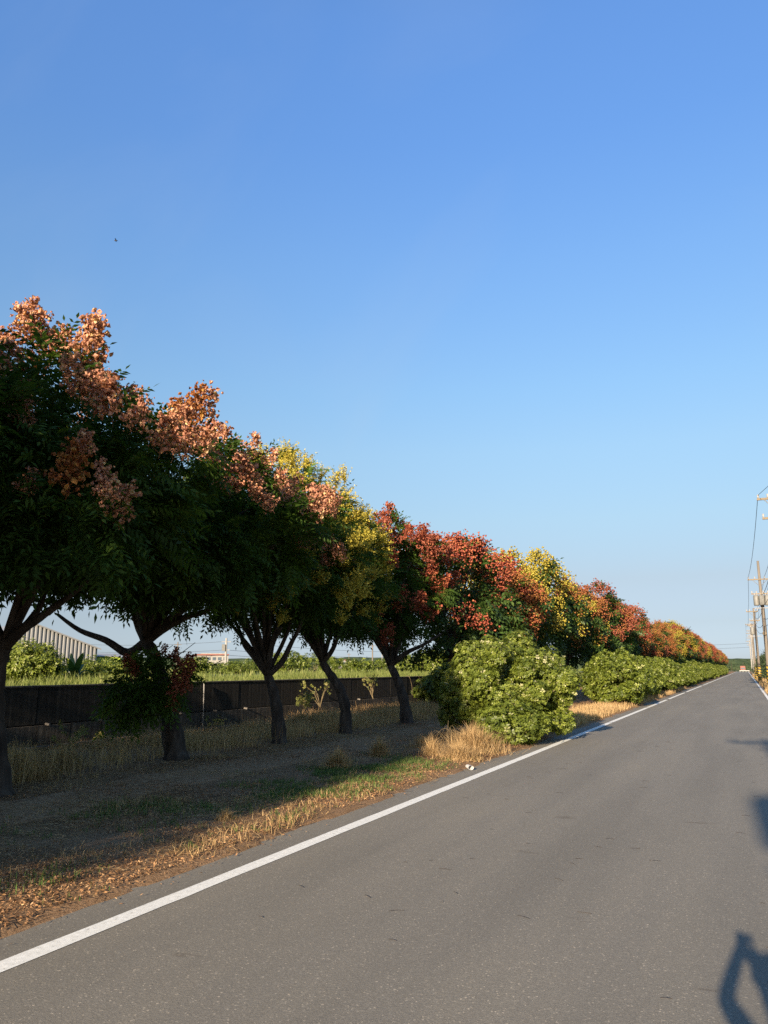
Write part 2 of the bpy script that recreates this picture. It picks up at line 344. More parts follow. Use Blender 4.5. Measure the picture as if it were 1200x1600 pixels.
sheet('roadside_soil', 1.0, 30, 0, 0, 0, M['verge'], 70, hf=rverge_h, y_edges=np.linspace(-30, 440, 300))
def line(name_x, y0, y1, gaps=()):
    v = []; ys = [y0]; V = []; F = []
    segs = []; a = y0
    for g0, g1 in gaps: segs.append((a, g0)); a = g1
    segs.append((a, y1))
    for s0, s1 in segs:
        n = max(2, int((s1 - s0) / (.25 if s0 < 25 else 2))); yy = np.linspace(s0, s1, n + 1)
        j0 = (vn(yy, yy * 0, 9, 3) - .5) * .010; j1 = (vn(yy, yy * 0, 9, 13) - .5) * .010
        b = len(V)
        for q, y in enumerate(yy): V += [(name_x - .075 + j0[q], y, .004), (name_x + .075 + j1[q], y, .004)]
        F += [(b + 2 * q, b + 2 * q + 1, b + 2 * q + 3, b + 2 * q + 2) for q in range(n)]
    return V, F
V1, F1 = line(-4.07, -30, 430, [(26.2, 26.32), (36.5, 36.7), (46, 47.2), (60, 61.5), (84, 86)])
tag(obj('road_marking', np_mesh('left_line', V1, F1, M['paint'])), kind='structure')
V1, F1 = line(1.03, -30, 430, [(69, 70.5), (115, 118)])
tag(obj('road_marking', np_mesh('right_line', V1, F1, M['paint'])), kind='structure')

# raised field behind the wall
def field_h(X, Y):
    far = np.clip((-X - 14) / 60, 0, 1)
    return 1.10 + .10 * vn(X, Y, .25, 2) + .10 * far * vn(X, Y, .05, 4)
fx = np.concatenate([np.linspace(-2500, -200, 12), np.linspace(-180, -40, 15), np.linspace(-38, WALLX - .16, 25)])
def grid_obj(name, xs, ys, hf, mat):
    X, Y = np.meshgrid(xs, ys); V = np.stack([X, Y, hf(X, Y)], 2).reshape(-1, 3); nx = len(xs) - 1; ny = len(ys) - 1
    i = np.arange(ny)[:, None] * (nx + 1) + np.arange(nx)[None]; F = np.stack([i, i + 1, i + nx + 2, i + nx + 1], 2).reshape(-1, 4)
    return tag(obj(name, np_mesh(name, V, F, mat, smooth=True)), kind='structure')
grid_obj('field', fx, np.concatenate([np.linspace(-60, 100, 60), np.linspace(110, 2500, 40)]), field_h, M['ground'])
# low wooded hills on the horizon, left, and woods at the road's end
def hill(name, pts, depth, hgt, seed):
    """ridge along a polyline, lumpy"""
    P = smooth_path([Vector((*p, 0)) for p in pts], 40); V = []; F = []; m = 9
    for i, p in enumerate(P):
        t = (P[min(i + 1, len(P) - 1)] - P[max(i - 1, 0)]).normalized(); nrm = Vector((t.y, -t.x, 0))
        for k in range(m):
            a = k / (m - 1); q = p + nrm * (a - .5) * depth
            h = hgt * math.sin(PI * a) ** .6 * (.62 + .5 * float(vn(i, seed, .05, seed)) + .16 * float(vn(q.x, q.y, .11, seed)))
            V.append((q.x, q.y, .2 + h))
    for i in range(len(P) - 1):
        for k in range(m - 1): F.append((i * m + k, i * m + k + 1, (i + 1) * m + k + 1, (i + 1) * m + k))
    return tag(obj(name, np_mesh(name, V, F, M['hill'], smooth=True)), kind='structure')
hill('hills', [(-900, 350), (-620, 520), (-420, 640), (-260, 760), (-60, 900), (200, 1000)], 160, 12.5, 3)

# ------------------------------------------------------------------ retaining wall, piece by piece
wall = tag(empty('retaining_wall', (WALLX, 20, 0)), 'long dark stained concrete retaining wall behind the tree trunks', 'wall')
def wp(mb, name, mat): o = mb.build(name, mat, wall); o.location = (-WALLX, -20, 0); return o
PW = 1.83; y0 = -6.0; N = 40
me_up = MB().box((0, 0, 0), (.12, PW - .022, .765)).mesh('panel_upper', M['wall_up'])
me_lo = MB().box((0, 0, 0), (.15, PW / 2 - .018, .50)).mesh('panel_lower', M['wall_low'])
for i in range(N):
    o = obj('panel', me_up, wall); o.location = (-.09 + .006 * random.random(), y0 + PW * (i + .5) - 20, .915)
for i in range(2 * N):
    o = obj('base_panel', me_lo, wall); o.location = (-.055 + .008 * random.random(), y0 + PW * (i + .5) / 2 - 20, .255 + .004 * random.random())
wp(MB().box((WALLX - .18, y0 + PW * N / 2, .63), (.06, PW * N, 1.30)), 'core', M['wall_core'])
wp(MB().box((WALLX - .12, y0 + PW * N / 2, 1.318), (.20, PW * N, .035)), 'coping', M['wall_low'])
wp(MB().box((WALLX - .1, 253, .65), (.16, 372, 1.33)), 'far_wall', M['wall_up'])
for k in range(14): wp(MB().box((WALLX + .30 + random.uniform(-.02, .02), y0 + 2 + 3.62 * k, .05), (.16, 3.58, .13)), 'footing', M['concrete'])
for x_, y_ in ((73, 1131), (155, 1123), (283, 1114), (335, 1112), (383, 1105), (475, 1098), (560, 1092)):
    p = at_x(x_, y_, WALLX); wp(MB().tube([(WALLX - .06, p.y, .53), (WALLX + .09, p.y, .515)], .028, 10), 'drain_pipe', M['concrete'])
p = at_x(317, 1100, WALLX)
wp(MB().tube([(WALLX + .02, p.y, .05), (WALLX + .025, p.y, .6), (WALLX + .0, p.y + .01, 1.3)], .014, 6), 'conduit', M['ceramic'])

# ------------------------------------------------------------------ leaf templates
def leaf_template(pairs, ln, w_, L0, droop, rs):
    """pinnate leaf along +x: rachis bending down, narrow leaflets in pairs"""
    V = []; F = []; TT = []
    for i in range(pairs + 1):
        t = .18 + .82 * i / pairs; x = L0 * t; z = -droop * t * t * L0
        for s in ((-1, 1) if i < pairs else (0,)):
            l = ln * (1 - .35 * abs(t - .55)) * rs.uniform(.85, 1.15); a = s * rs.uniform(.95, 1.25) if s else 0
            dx, dy = math.cos(a), math.sin(a); dz = -.25 - .35 * rs.random()
            px, py = -dy, dx; b = len(V); tw = rs.uniform(-.5, .5)
            V += [(x, 0, z), (x + dx * l * .45 + px * w_, dy * l * .45 + py * w_, z + dz * l * .30 + tw * w_), (x + dx * l, dy * l, z + dz * l),
                  (x + dx * l * .45 - px * w_, dy * l * .45 - py * w_, z + dz * l * .30 - tw * w_)]
            F.append((b, b + 1, b + 2, b + 3)); TT += [rs.uniform(-.07, .07)] * 4
    return np.array(V), np.array(F), np.array(TT)
_rs = random.Random(3)
LT = [leaf_template(6, .115, .019, .40, .35, _rs), leaf_template(5, .10, .018, .34, .6, _rs)]
LT_FAR = [leaf_template(3, .19, .038, .42, .4, _rs)]
def ros_template(n, ln, w_, rs, up=.5):
    V = []; F = []; TT = []
    for i in range(n):
        a = 2 * PI * i / n + rs.uniform(-.3, .3); e = up + rs.uniform(-.45, .45); l = ln * rs.uniform(.75, 1.2)
        d = Vector((math.cos(a) * math.cos(e), math.sin(a) * math.cos(e), math.sin(e))); s = Vector((-math.sin(a), math.cos(a), rs.uniform(-.4, .4)))
        b = len(V); o = d * .01
        V += [o, o + d * l * .5 + s * w_, o + d * l - Vector((0, 0, l * .2)), o + d * l * .5 - s * w_]; F.append((b, b + 1, b + 2, b + 3)); TT += [rs.uniform(-.08, .08)] * 4
    return np.array([tuple(v) for v in V]), np.array(F), np.array(TT)
ROS = ros_template(7, .085, .019, _rs); BROS = (ROS[0], ROS[1], ROS[2] + np.where(np.arange(28) // 4 % 4 == 1, .17, 0)); ROS_FAR = ros_template(5, .16, .04, _rs)

def crown_mesh(name, lobes, n, tmpl, mat, seed, size=1.0, tint0=.4, tsd=.18, inner=.45, zmin=None):
    """leaves spread through lobes (cx,cy,cz,rx,ry,rz); more of them near each lobe's skin"""
    r = np.random.default_rng(seed); Lb = np.array(lobes); wgt = (Lb[:, 3] * Lb[:, 4] * Lb[:, 5]) ** .7; wgt /= wgt.sum()
    Vs, Fs, Ts = [], [], []; off = 0
    ncl = n // 9; k = r.choice(len(Lb), ncl, p=wgt)                # twig ends, nine leaves on each
    d = unit(ncl, r); rad = inner + (1 - inner) * r.random(ncl) ** .6
    C = Lb[k, :3] + d * rad[:, None] * Lb[k, 3:6]
    cen = (Lb[:, :3] * wgt[:, None]).sum(0)
    ctint = r.normal(tint0, tsd * .6, ncl) + np.where(r.random(ncl) < .06, .3, 0)
    for j, (TV, TF, TT) in enumerate(tmpl):
        m = int(n / len(tmpl)); c = r.integers(0, ncl, m)
        P = C[c] + r.normal(0, .085 * size, (m, 3))
        outw = d[c] * .8 + (C[c] - cen) / (np.linalg.norm(C[c] - cen, axis=1, keepdims=True) + .1) * .5 + unit(m, r) * .75
        outw[:, 2] = outw[:, 2] * .6 - .10
        if zmin is not None:
            keep = P[:, 2] > zmin; P, outw, c = P[keep], outw[keep], c[keep]; m = len(P)
        R = rot_basis(outw, r.normal(0, .5, m)); sc = r.uniform(.75, 1.2, m) * size
        V, F, T = scatter(TV, TF, P, R, sc, np.clip(ctint[c] + r.normal(0, tsd * .5, m), .05, .95), TT)
        Vs.append(V); Fs.append(F + off); Ts.append(T); off += len(V)
    return np_mesh(name, np.concatenate(Vs), np.concatenate(Fs), mat, np.concatenate(Ts))

# seed-pod clusters and flower sprays
def axis_stalks(V, m, n, hh):
    """central stem and one thin stalk to the first corner of each pod or flower"""
    k = 8; z = np.linspace(-.04, hh * .8, k); A = np.zeros((2 * k, 3)); A[0::2, 2] = z; A[1::2, 2] = z; A[0::2, 0] = -.004; A[1::2, 0] = .004
    b = len(V); F = []
    for i in range(k - 1): F += [(b + 2 * i, b + 2 * i + 1, b + 2 * i + 3), (b + 2 * i, b + 2 * i + 3, b + 2 * i + 2)]
    p0 = V[::m]; j = np.clip(((p0[:, 2] * .75 + .04) / (hh * .84) * k).astype(int), 0, k - 1)
    F += [(b + 2 * q, b + 2 * q + 1, i * m) for i, q in enumerate(j)]
    return A, np.array(F), np.full(2 * k, .08)
def pod_cluster(name, mat, n, hh, ww, ps, seed):
    """upright open panicle of inflated three-sided papery pods on thin stalks"""
    r = np.random.default_rng(seed); nb = max(5, n // 9); tips = []
    for i in range(nb):
        t = (i + .5) / nb; a = i * 2.4; rr = ww * (1 - .75 * t) * r.uniform(.7, 1.15)
        tips.append((math.cos(a) * rr, math.sin(a) * rr, hh * (.15 + .85 * t) + .15 * rr))
    tips = np.array(tips); P = tips[r.integers(0, nb, n)] + np.clip(r.normal(0, ps * .95, (n, 3)), -ps * 1.6, ps * 1.6)
    TV = np.array([(0, 0, -.62), (.55, .05, .1), (-.22, .50, -.08), (-.30, -.42, .16), (.05, .02, .72), (.42, -.30, .30), (-.02, .52, .42)]); TF = np.array([(0, 2, 1), (0, 3, 2), (4, 1, 0), (4, 0, 2), (4, 3, 0), (4, 5, 1), (4, 6, 2)])
    V, F, T = scatter(TV, TF, P, rot_basis(unit(n, r), r.uniform(0, 6, n)), ps * np.clip(r.lognormal(-.08, .30, n), .45, 1.5), np.clip(r.normal(.5, .26, n), 0, 1))
    A, AF, AT = axis_stalks(V, len(TV), n, hh)
    return np_mesh(name, np.concatenate([V, A]), np.concatenate([F, AF]), mat, np.concatenate([T, AT]))
def flower_spray(name, mat, n, hh, ww, ps, seed):
    r = np.random.default_rng(seed); nb = 15; P = []
    for i in range(nb):
        a = i * 2.4; e = r.uniform(.5, 1.35); ln = hh * r.uniform(.6, 1); d = np.array([math.cos(a) * math.cos(e), math.sin(a) * math.cos(e), math.sin(e)])
        st = np.array([0, 0, r.uniform(0, hh * .35)])
        for q in range(n // nb): P.append(st + d * ln * (q + 1) / (n // nb) + r.normal(0, ps * .5, 3))
    P = np.array(P); m = len(P); TV = np.array([(-.5, 0, 0), (0, -.35, .1), (.5, 0, 0), (0, .35, .1)]); TF = np.array([(0, 1, 2), (0, 2, 3)])
    V, F, T = scatter(TV, TF, P, rot_basis(unit(m, r), r.uniform(0, 6, m)), ps * r.uniform(.8, 1.3, m), np.clip(r.normal(.5, .22, m), 0, 1))
    A, AF, AT = axis_stalks(V, len(TV), m, hh)
    return np_mesh(name, np.concatenate([V, A]), np.concatenate([F, AF]), mat, np.concatenate([T, AT]))
PODS = {}
for k_, ps in (('pod_orange', .046), ('pod_rose', .046), ('pod_red', .044), ('pod_rust', .044)):
    PODS[k_] = [pod_cluster(k_, M[k_], 165, .56, .21, ps, 20 + i) for i in range(3)]
PODS['flower'] = [flower_spray('flower', M['flower'], 420, .42, .3, .036, 40 + i) for i in range(3)]

# ------------------------------------------------------------------ trees
def envelope_lobes(c, rx, ry, rz, n, r, zlow, lr=(.62, 1.0)):
    out_ = []
    for i in range(n):
        ph = i * 2.39996 + r.random() * .5; ct = 1 - 2 * (i + .5) / n; st = math.sqrt(max(0, 1 - ct * ct))
        f = r.uniform(.60, .80); q = r.uniform(*lr)
        z = c[2] + ct * rz * f
        x = c[0] + math.cos(ph) * st * rx * f; y = c[1] + math.sin(ph) * st * ry * f
        if z - q * .7 < zlow: z = zlow + q * .7 + r.random() * .25
        out_.append((x, y, z, q, q, q * .8))
    for i in range(max(3, n // 4)):
        out_.append((c[0] + r.uniform(-.4, .4) * rx, c[1] + r.uniform(-.4, .4) * ry, c[2] + r.uniform(-.25, .45) * rz, .8, .8, .7))
    return out_

def limb_mesh(tree, a, b, r0, r1, seed, sag=.25, nm='branch'):
    a, b = Vector(a), Vector(b); rr = random.Random(seed); m1 = a.lerp(b, .35) + Vector((rr.uniform(-.12, .12), rr.uniform(-.12, .12), sag * .4)); m2 = a.lerp(b, .7) + Vector((rr.uniform(-.15, .15), rr.uniform(-.15, .15), sag))
    pts = smooth_path([a, m1, m2, b], 3); n = len(pts)
    mb = MB().tube(pts, [r0 + (r1 - r0) * i / (n - 1) for i in range(n)], 7, True, .15, seed)
    for q in range(3):                                   # twigs growing out of the limb
        i = int(n * (.4 + .17 * q)); d = Vector((rr.uniform(-1, 1), rr.uniform(-1, 1), rr.uniform(.2, 1))).normalized() * rr.uniform(.4, .9)
        s = pts[i]; mb.tube([s - d * .02, s + d * .5 + Vector((0, 0, .05)), s + d], [r0 * .3, r0 * .2, .006], 5, True, 0, q)
    return mb.build(nm, M['bark'], tree, smooth=True)

def near_tree(px_trunk, Y, env, forks, radius, pods, seed, label, nleaf=4300, lowlobes=(), zlow=2.3, lobes_extra=(), npod=46, podface=(0.35, -.35)):
    base = at_z(*px_trunk[0]); base = Vector((base.x, Y, 0)); r = random.Random(seed)
    t = tag(empty('rain_tree', base), label, 'tree', 'flowering trees in a row along the wall')
    pts = [at_y(x, y, Y) - base for x, y in px_trunk]; pts[0] = Vector((0, 0, -.05)); sp = smooth_path(pts, 5); n = len(sp)
    rad = [radius * (1.0 - .38 * min(1, i / n * 1.3) + .45 * math.exp(-i / 1.6)) * (1 + .08 * math.sin(i * 1.9 + seed)) for i in range(n)]
    MB().tube(sp, rad, 14, True, .10, seed).build('trunk', M['bark'], t, smooth=True)
    top = sp[-1]
    lob = envelope_lobes((env[0] - base.x, env[1] - base.y, env[2]), env[3], env[4], env[5], 26, r, zlow) + [tuple(Vector(l[:3]) - base) + tuple(l[3:]) for l in lobes_extra]
    for j, fk in enumerate(forks):
        p = [top * 1.0] + [at_y(x, y, Y + dy) - base for x, y, dy in fk]; s2 = smooth_path(p, 4); m = len(s2)
        mb = MB().tube(s2, [radius * .50 * (1 - .75 * i / m) for i in range(m)], 9, True, .1, seed + j)
        mb.build('limb', M['bark'], t, smooth=True)
    order = sorted(range(26), key=lambda i: lob[i][2])
    for j in range(0, 24, 2):
        l = lob[order[j]]; limb_mesh(t, top + Vector((r.uniform(-.04, .04), r.uniform(-.04, .04), r.uniform(-.02, .1))), (l[0] * .95, l[1] * .95, l[2] - .1), radius * .36, .015, seed * 31 + j)
    low = [tuple(Vector(l[:3]) - base) + tuple(l[3:]) for l in lowlobes]
    obj('crown', crown_mesh('crown', lob, nleaf, LT, M['leaf'], seed, 1.12), t)
    if low:
        obj('low_shoot', crown_mesh('low_shoot', low, 480, LT, M['leaf'], seed + 5, tint0=.55, inner=.1), t)
        for l in low[:2]: limb_mesh(t, sp[int(n * .45)], l[:3], .035, .012, seed)
    # clusters sit on the outer skin of the upper lobes
    c0 = Vector((env[0] - base.x, env[1] - base.y, env[2])); cand = []
    for i in range(900):
        l = lob[r.randrange(26)]; d = Vector((r.gauss(0, 1), r.gauss(0, 1), r.gauss(.35, 1))).normalized()
        p = Vector(l[:3]) + Vector((d.x * l[3], d.y * l[4], d.z * l[5])) * .95; o = p - c0
        e = (o.x / env[3]) ** 2 + (o.y / env[4]) ** 2 + (o.z / env[5]) ** 2
        cand.append((e + .35 * o.z / env[5] + podface[0] * o.x / env[3] + podface[1] * o.y / env[4] + 1.1 * float(vn(p.x * 1.2 + seed, p.y + p.z * 1.6, 1.15, seed)), p, d))
    cand.sort(key=lambda c: -c[0]); used = []
    for s, p, d in cand:
        if len(used) >= npod: break
        if any((p - q).length < .27 for q in used): continue
        used.append(p); kind = pods[0] if r.random() < pods[2] else pods[1]
        o = obj('flower_spray' if kind == 'flower' else 'seed_cluster', r.choice(PODS[kind]), t, p - d * .05)
        dd = (d * .7 + Vector((0, 0, .8))).normalized(); o.rotation_euler = dd.to_track_quat('Z', 'Y').to_euler(); s = r.uniform(.85, 1.4); o.scale = (s, s, s * r.uniform(.9, 1.15))
    return t, base, lob, r
def hang(t, base, kind, spots, r):
    """clusters at given places (px, py, Y)"""
    for x, y, Yv, s in spots:
        o = obj('flower_spray' if kind == 'flower' else 'seed_cluster', r.choice(PODS[kind]), t, at_y(x, y, Yv) - base - Vector((0, 0, .2 * s)))
        o.rotation_euler = (r.uniform(-.5, .5), r.uniform(-.5, .5), r.uniform(0, 6)); o.scale = (s, s, s)

tA = near_tree([(-6, 1250), (-6, 1190), (-10, 1110), (-4, 1045), (6, 1012)], 7.66, (-9.35, 7.5, 4.1, 2.8, 3.0, 2.05), [[(33, 985, 0), (62, 965, .1), (110, 930, .3), (170, 880, .6)], [(-14, 985, -.1), (-40, 940, -.4)]], .175,
          ('pod_orange', 'pod_rust', .75), 101, 'dark tree cut by the left edge of the photo, crown topped with salmon pods', nleaf=9500, npod=34, zlow=2.95, podface=(.12, .0))
hang(tA[0], tA[1], 'pod_orange', [(135, 600, 6.4, .9), (118, 612, 6.4, .8), (150, 625, 6.4, .9), (165, 605, 6.4, .8), (178, 640, 6.5, .9), (205, 655, 6.5, .8)], tA[3])
hang(tA[0], tA[1], 'pod_orange', [(15, 540, 7, 1), (50, 520, 7.2, 1), (25, 570, 6.8, .9), (12, 625, 6.4, .8), (30, 655, 6.4, .7), (75, 505, 7.6, 1), (130, 700, 6.2, .6), (175, 755, 6.2, .7), (178, 775, 6.2, .6), (35, 760, 6, .6), (250, 690, 7.2, .9), (262, 670, 7.2, .9), (270, 700, 7.2, .8)], tA[3])
tB = near_tree([(276, 1190), (268, 1130), (254, 1070), (240, 1025), (228, 1002)], 12.02, (-9.55, 12.0, 4.0, 2.6, 2.4, 1.9), [[(215, 975, 0), (205, 940, -.1), (190, 880, -.2)], [(262, 978, .1), (296, 962, .2), (330, 950, .3), (380, 900, .5)], [(200, 1020, -.1), (165, 1000, -.3), (125, 985, -.5), (90, 960, -.8)], [(240, 970, .2), (250, 930, .4)]], .20,
          ('pod_orange', 'pod_rose', .85), 202, 'tree with peach pods on top and a leafy low shoot with rose pods',
          lowlobes=[(*at_y(218, 1066, 11.3), .36, .34, .36), (*at_y(262, 1062, 11.3), .34, .3, .34), (*at_y(205, 1100, 11.2), .28, .3, .28)], npod=27, nleaf=7000, zlow=3.05, podface=(.3, .1))
hang(tB[0], tB[1], 'pod_rose', [(205, 1040, 10.9, .62), (212, 1055, 10.9, .55), (250, 1022, 11, .5), (268, 1025, 11, .5), (282, 1055, 11, .75), (292, 1045, 11, .7), (276, 1080, 11, .7), (287, 1075, 11, .65), (272, 1100, 11, .55)], tB[3])
hang(tB[0], tB[1], 'pod_orange', [(345, 730, 10.2, 1.1), (370, 745, 10.3, 1.1), (395, 740, 10.4, 1), (360, 760, 10.3, .9), (405, 755, 10.5, .9), (428, 785, 10.8, .8), (345, 715, 10.2, .9), (400, 770, 10.5, .7)], tB[3])
tC = near_tree([(437, 1165), (434, 1120), (427, 1080), (418, 1055)], 15.4, (-10.3, 15.4, 4.3, 2.2, 2.1, 2.4), [[(400, 1030, 0), (382, 1008, 0), (372, 980, 0), (350, 940, -.2)], [(408, 1020, .1), (400, 985, .2)], [(440, 1035, 0), (455, 1005, .1), (470, 975, .1), (480, 930, .2)], [(425, 1010, -.2), (440, 980, -.4)]], .165,
          ('flower', 'flower', 1), 303, 'tree with a straight forked trunk and a yellow flowering top, third from the left', npod=74, nleaf=4600, zlow=2.85, podface=(.3, 0))
hang(tC[0], tC[1], 'flower', [(372, 950, 13.2, .8), (425, 940, 13.2, .9), (450, 925, 13.2, 1), (435, 965, 13.3, .8), (410, 925, 13.2, .8)], tC[3])
tD = near_tree([(548, 1148), (540, 1110), (530, 1075), (512, 1048), (504, 1035)], 18.3, (-10.5, 18.3, 4.35, 1.95, 2.0, 2.3), [[(495, 1015, 0), (478, 995, 0), (465, 975, 0), (450, 940, 0)], [(518, 1018, 0), (527, 998, 0), (538, 975, .1), (560, 940, .2)], [(505, 1005, .2), (500, 975, .3)]], .16,
          ('flower', 'flower', 1), 404, 'tree with a leaning crooked trunk, mostly yellow flowers, and one salmon cluster in front', npod=84, nleaf=4600, zlow=2.75, podface=(.3, 0))
hang(tD[0], tD[1], 'pod_orange', [(495, 818, 14.9, .8), (485, 838, 14.9, .75), (502, 848, 14.9, .9), (520, 855, 15, .85), (478, 852, 14.9, .7), (530, 868, 15, .8), (513, 880, 15, .7)], tD[3])
hang(tD[0], tD[1], 'flower', [(545, 915, 15.5, 1.1), (556, 900, 15.6, 1), (530, 925, 15.5, 1), (545, 940, 15.5, 1), (572, 840, 16.5, 1.1), (558, 850, 16.5, 1.1), (535, 965, 15.6, .9), (560, 925, 15.6, 1), (500, 740, 16.5, 1), (540, 742, 16.6, 1), (525, 750, 16.5, 1)], tD[3])
tE = near_tree([(636, 1133), (632, 1100), (622, 1065), (610, 1040)], 22.45, (-10.9, 22.6, 4.15, 2.45, 2.3, 2.15), [[(600, 1020, 0), (590, 1000, 0), (580, 970, 0)], [(635, 1020, 0), (660, 1008, .1), (690, 990, .3)], [(612, 1015, .2), (615, 985, .3)]], .19,
          ('pod_red', 'pod_rose', .7), 505, 'tree with crimson pods whose trunk stands just left of the big roadside bush', npod=84, nleaf=5000, zlow=2.75, podface=(.3, 0))
hang(tE[0], tE[1], 'pod_red', [(590, 975, 20, 1), (600, 990, 20, .9), (605, 1005, 20, .8), (588, 960, 20, 1), (597, 860, 19.8, 1), (610, 880, 19.8, 1), (590, 900, 19.8, .9)], tE[3])

# further trees: five variants, then copies
BASES = []
def far_variant(seed, kinds, ncl=60, nleaf=1500):
    r = random.Random(seed); lob = envelope_lobes((0, 0, 4.45), 2.9, 2.55, 2.4, 20, r, 2.1, (.7, 1.05))
    cm = crown_mesh('crown_far', lob, nleaf, LT_FAR, M['leaf_far'], seed, 1.15)
    mb = MB(); k = r.uniform(-.3, .3); pts = smooth_path([(0, 0, -.05), (k * .3, .05, .8), (k, .1, 1.6), (k * 1.2, .1, 2.2)], 3)
    mb.tube(pts, [.2 - .008 * i for i in range(len(pts))], 9, True, .1, seed)
    for j in range(8):
        l = lob[-1 - j] if j < 3 else lob[r.randrange(20)]; a = Vector(pts[-1]); b = Vector(l[:3]); mb.tube(smooth_path([a, a.lerp(b, .5) + Vector((0, 0, .25)), b], 2), [.085, .065, .045, .03, .015], 6)
    tm = mb.mesh('trunk_far', M['bark'], True)
    rr = np.random.default_rng(seed); ms = []
    for kd in range(2):
        P = []; 
        want = ncl if kd == 0 else ncl // 3
        while len(P) < want:
            l = lob[r.randrange(20)]; d = Vector((r.gauss(0, 1), r.gauss(-.3, 1), r.gauss(.3, 1))).normalized(); p = Vector(l[:3]) + d * l[3] * 1.0; o = p - Vector((0, 0, 4.4))
            if (o.x / 2.9) ** 2 + (o.y / 2.5) ** 2 + (o.z / 2.4) ** 2 < .85 or o.z < -1.4 + r.random(): continue
            P.append(p)
        P = np.repeat(np.array([tuple(p) for p in P]), 30, 0); P += rr.normal(0, 1, P.shape) * [.17, .17, .17]
        TV = np.array([(0, 0, -.6), (.5, 0, 0), (-.25, .43, 0), (-.25, -.43, 0.2)]); TF = np.array([(0, 2, 1), (0, 3, 2), (0, 1, 3), (1, 2, 3)])
        n = len(P); V, F, T = scatter(TV, TF, P, rot_basis(unit(n, rr), rr.uniform(0, 6, n)), .108 * rr.uniform(.7, 1.3, n), np.clip(rr.normal(.5, .22, n), 0, 1))
        ms.append(np_mesh('seed_clusters', V, F, M['pod_red'], T))
    return tm, cm, ms
VAR = [far_variant(900 + i, None, 130 if i < 3 else 150) for i in range(4)]
def far_tree(x, y, v, ka, kb, label, group, sc=1.0, rz=0.0):
    t = tag(empty('rain_tree', (x, y, 0), rz), label, 'tree', group); t.scale = (sc, sc, sc)
    tm, cm, ms = VAR[v]; obj('trunk', tm, t); obj('crown', cm, t)
    for me, k in zip(ms, (ka, kb)):
        o = obj('seed_clusters', me, t); o['kind'] = 'stuff'; o.material_slots[0].link = 'OBJECT'; o.material_slots[0].material = M[k]
    return t
G = 'flowering trees in a row along the wall'
far_tree(-9.5, 26.6, 0, 'pod_red', 'pod_red', 'broad tree covered in red pods rising behind the left half of the big bush', G, .93, .3)
far_tree(-9.5, 30.6, 3, 'pod_rust', 'pod_red', 'rust and red tree directly behind the right half of the big bush', G, .86, 2.0)
far_tree(-9.9, 35.0, 1, 'flower', 'flower', 'tree with a golden yellow top beyond the red ones', G, 1.02, 1.2)
far_tree(-9.6, 39.0, 2, 'flower', 'pod_rust', 'yellow and rust tree with a dark trunk left of the second bush', G, .95, 4.0)
far_tree(-9.2, 44.5, 1, 'pod_rust', 'flower', 'rust and yellow tree standing behind the second bush', G, .92, 5.2)
far_tree(-9.0, 49.5, 0, 'pod_rose', 'pod_rust', 'rose topped tree whose crown juts up before the row dips', G, .98, 3.2)
seq = ['pod_red', 'pod_rust', 'pod_red', 'flower', 'pod_rust', 'pod_red', 'pod_rose', 'pod_red', 'flower', 'pod_rust']
y = 54.5; i = 0; rr = random.Random(5)
while y < 330:
    ka = seq[(i * 7 + (i // 3)) % 10]; kb = seq[(i * 3 + 1) % 10]
    far_tree(-8.8 + rr.uniform(-.35, .35), y, rr.randrange(4), ka, kb, {'pod_red': 'distant tree with red pods', 'pod_rust': 'distant tree with rust brown pods', 'flower': 'distant tree with yellow flowers', 'pod_rose': 'distant tree with rose pods'}[ka] + ' in the row receding along the road', 'distant trees of the row, ' + {'pod_red': 'red', 'pod_rust': 'rust', 'flower': 'yellow', 'pod_rose': 'rose'}[ka], rr.uniform(.95, 1.08) * (.86 if y < 95 else 1.0), rr.uniform(0, 6.28))
    y += rr.uniform(4.0, 5.2); i += 1
# the row goes on behind the camera and shades the nearer trees
near_tree([(*q_,) for q_ in ((-320, 1420), (-322, 1200), (-318, 1080))], 3.6, (-9.6, 3.9, 4.3, 3.0, 2.7, 2.2), [], .2, ('pod_orange', 'pod_rust', .8), 606, 'tree just outside the left edge, only its right boughs reaching into the photo', nleaf=6000, npod=42, zlow=2.95, podface=(.3, .35))
for i, (x, y) in enumerate([(-8.3, -.6), (-8.1, -4.6), (-8.2, -8.6), (-8.0, -12.8), (-8.2, -17.0), (-8.2, -21.5)]):
    far_tree(x, y, i % 4, 'pod_rust', 'pod_rose', 'tree of the row standing outside the left edge of the photo, shading the nearer trunks', 'trees of the row behind the viewer', (1.08, 1.15, 1.15, 1.15, 1.15, 1.15)[i], i * 1.3)

for i, (x, y) in enumerate([(-11.2, -2.6), (-11, -8.8), (-10.8, -15.5)]):  # unseen trees added to keep sun off the wall and its grass
    far_tree(x, y, (i + 2) % 4, 'pod_rust', 'pod_rose', 'tree added out of view to shade the wall and the dry grass before it', 'added shade trees behind the viewer', .98, i * 1.7)

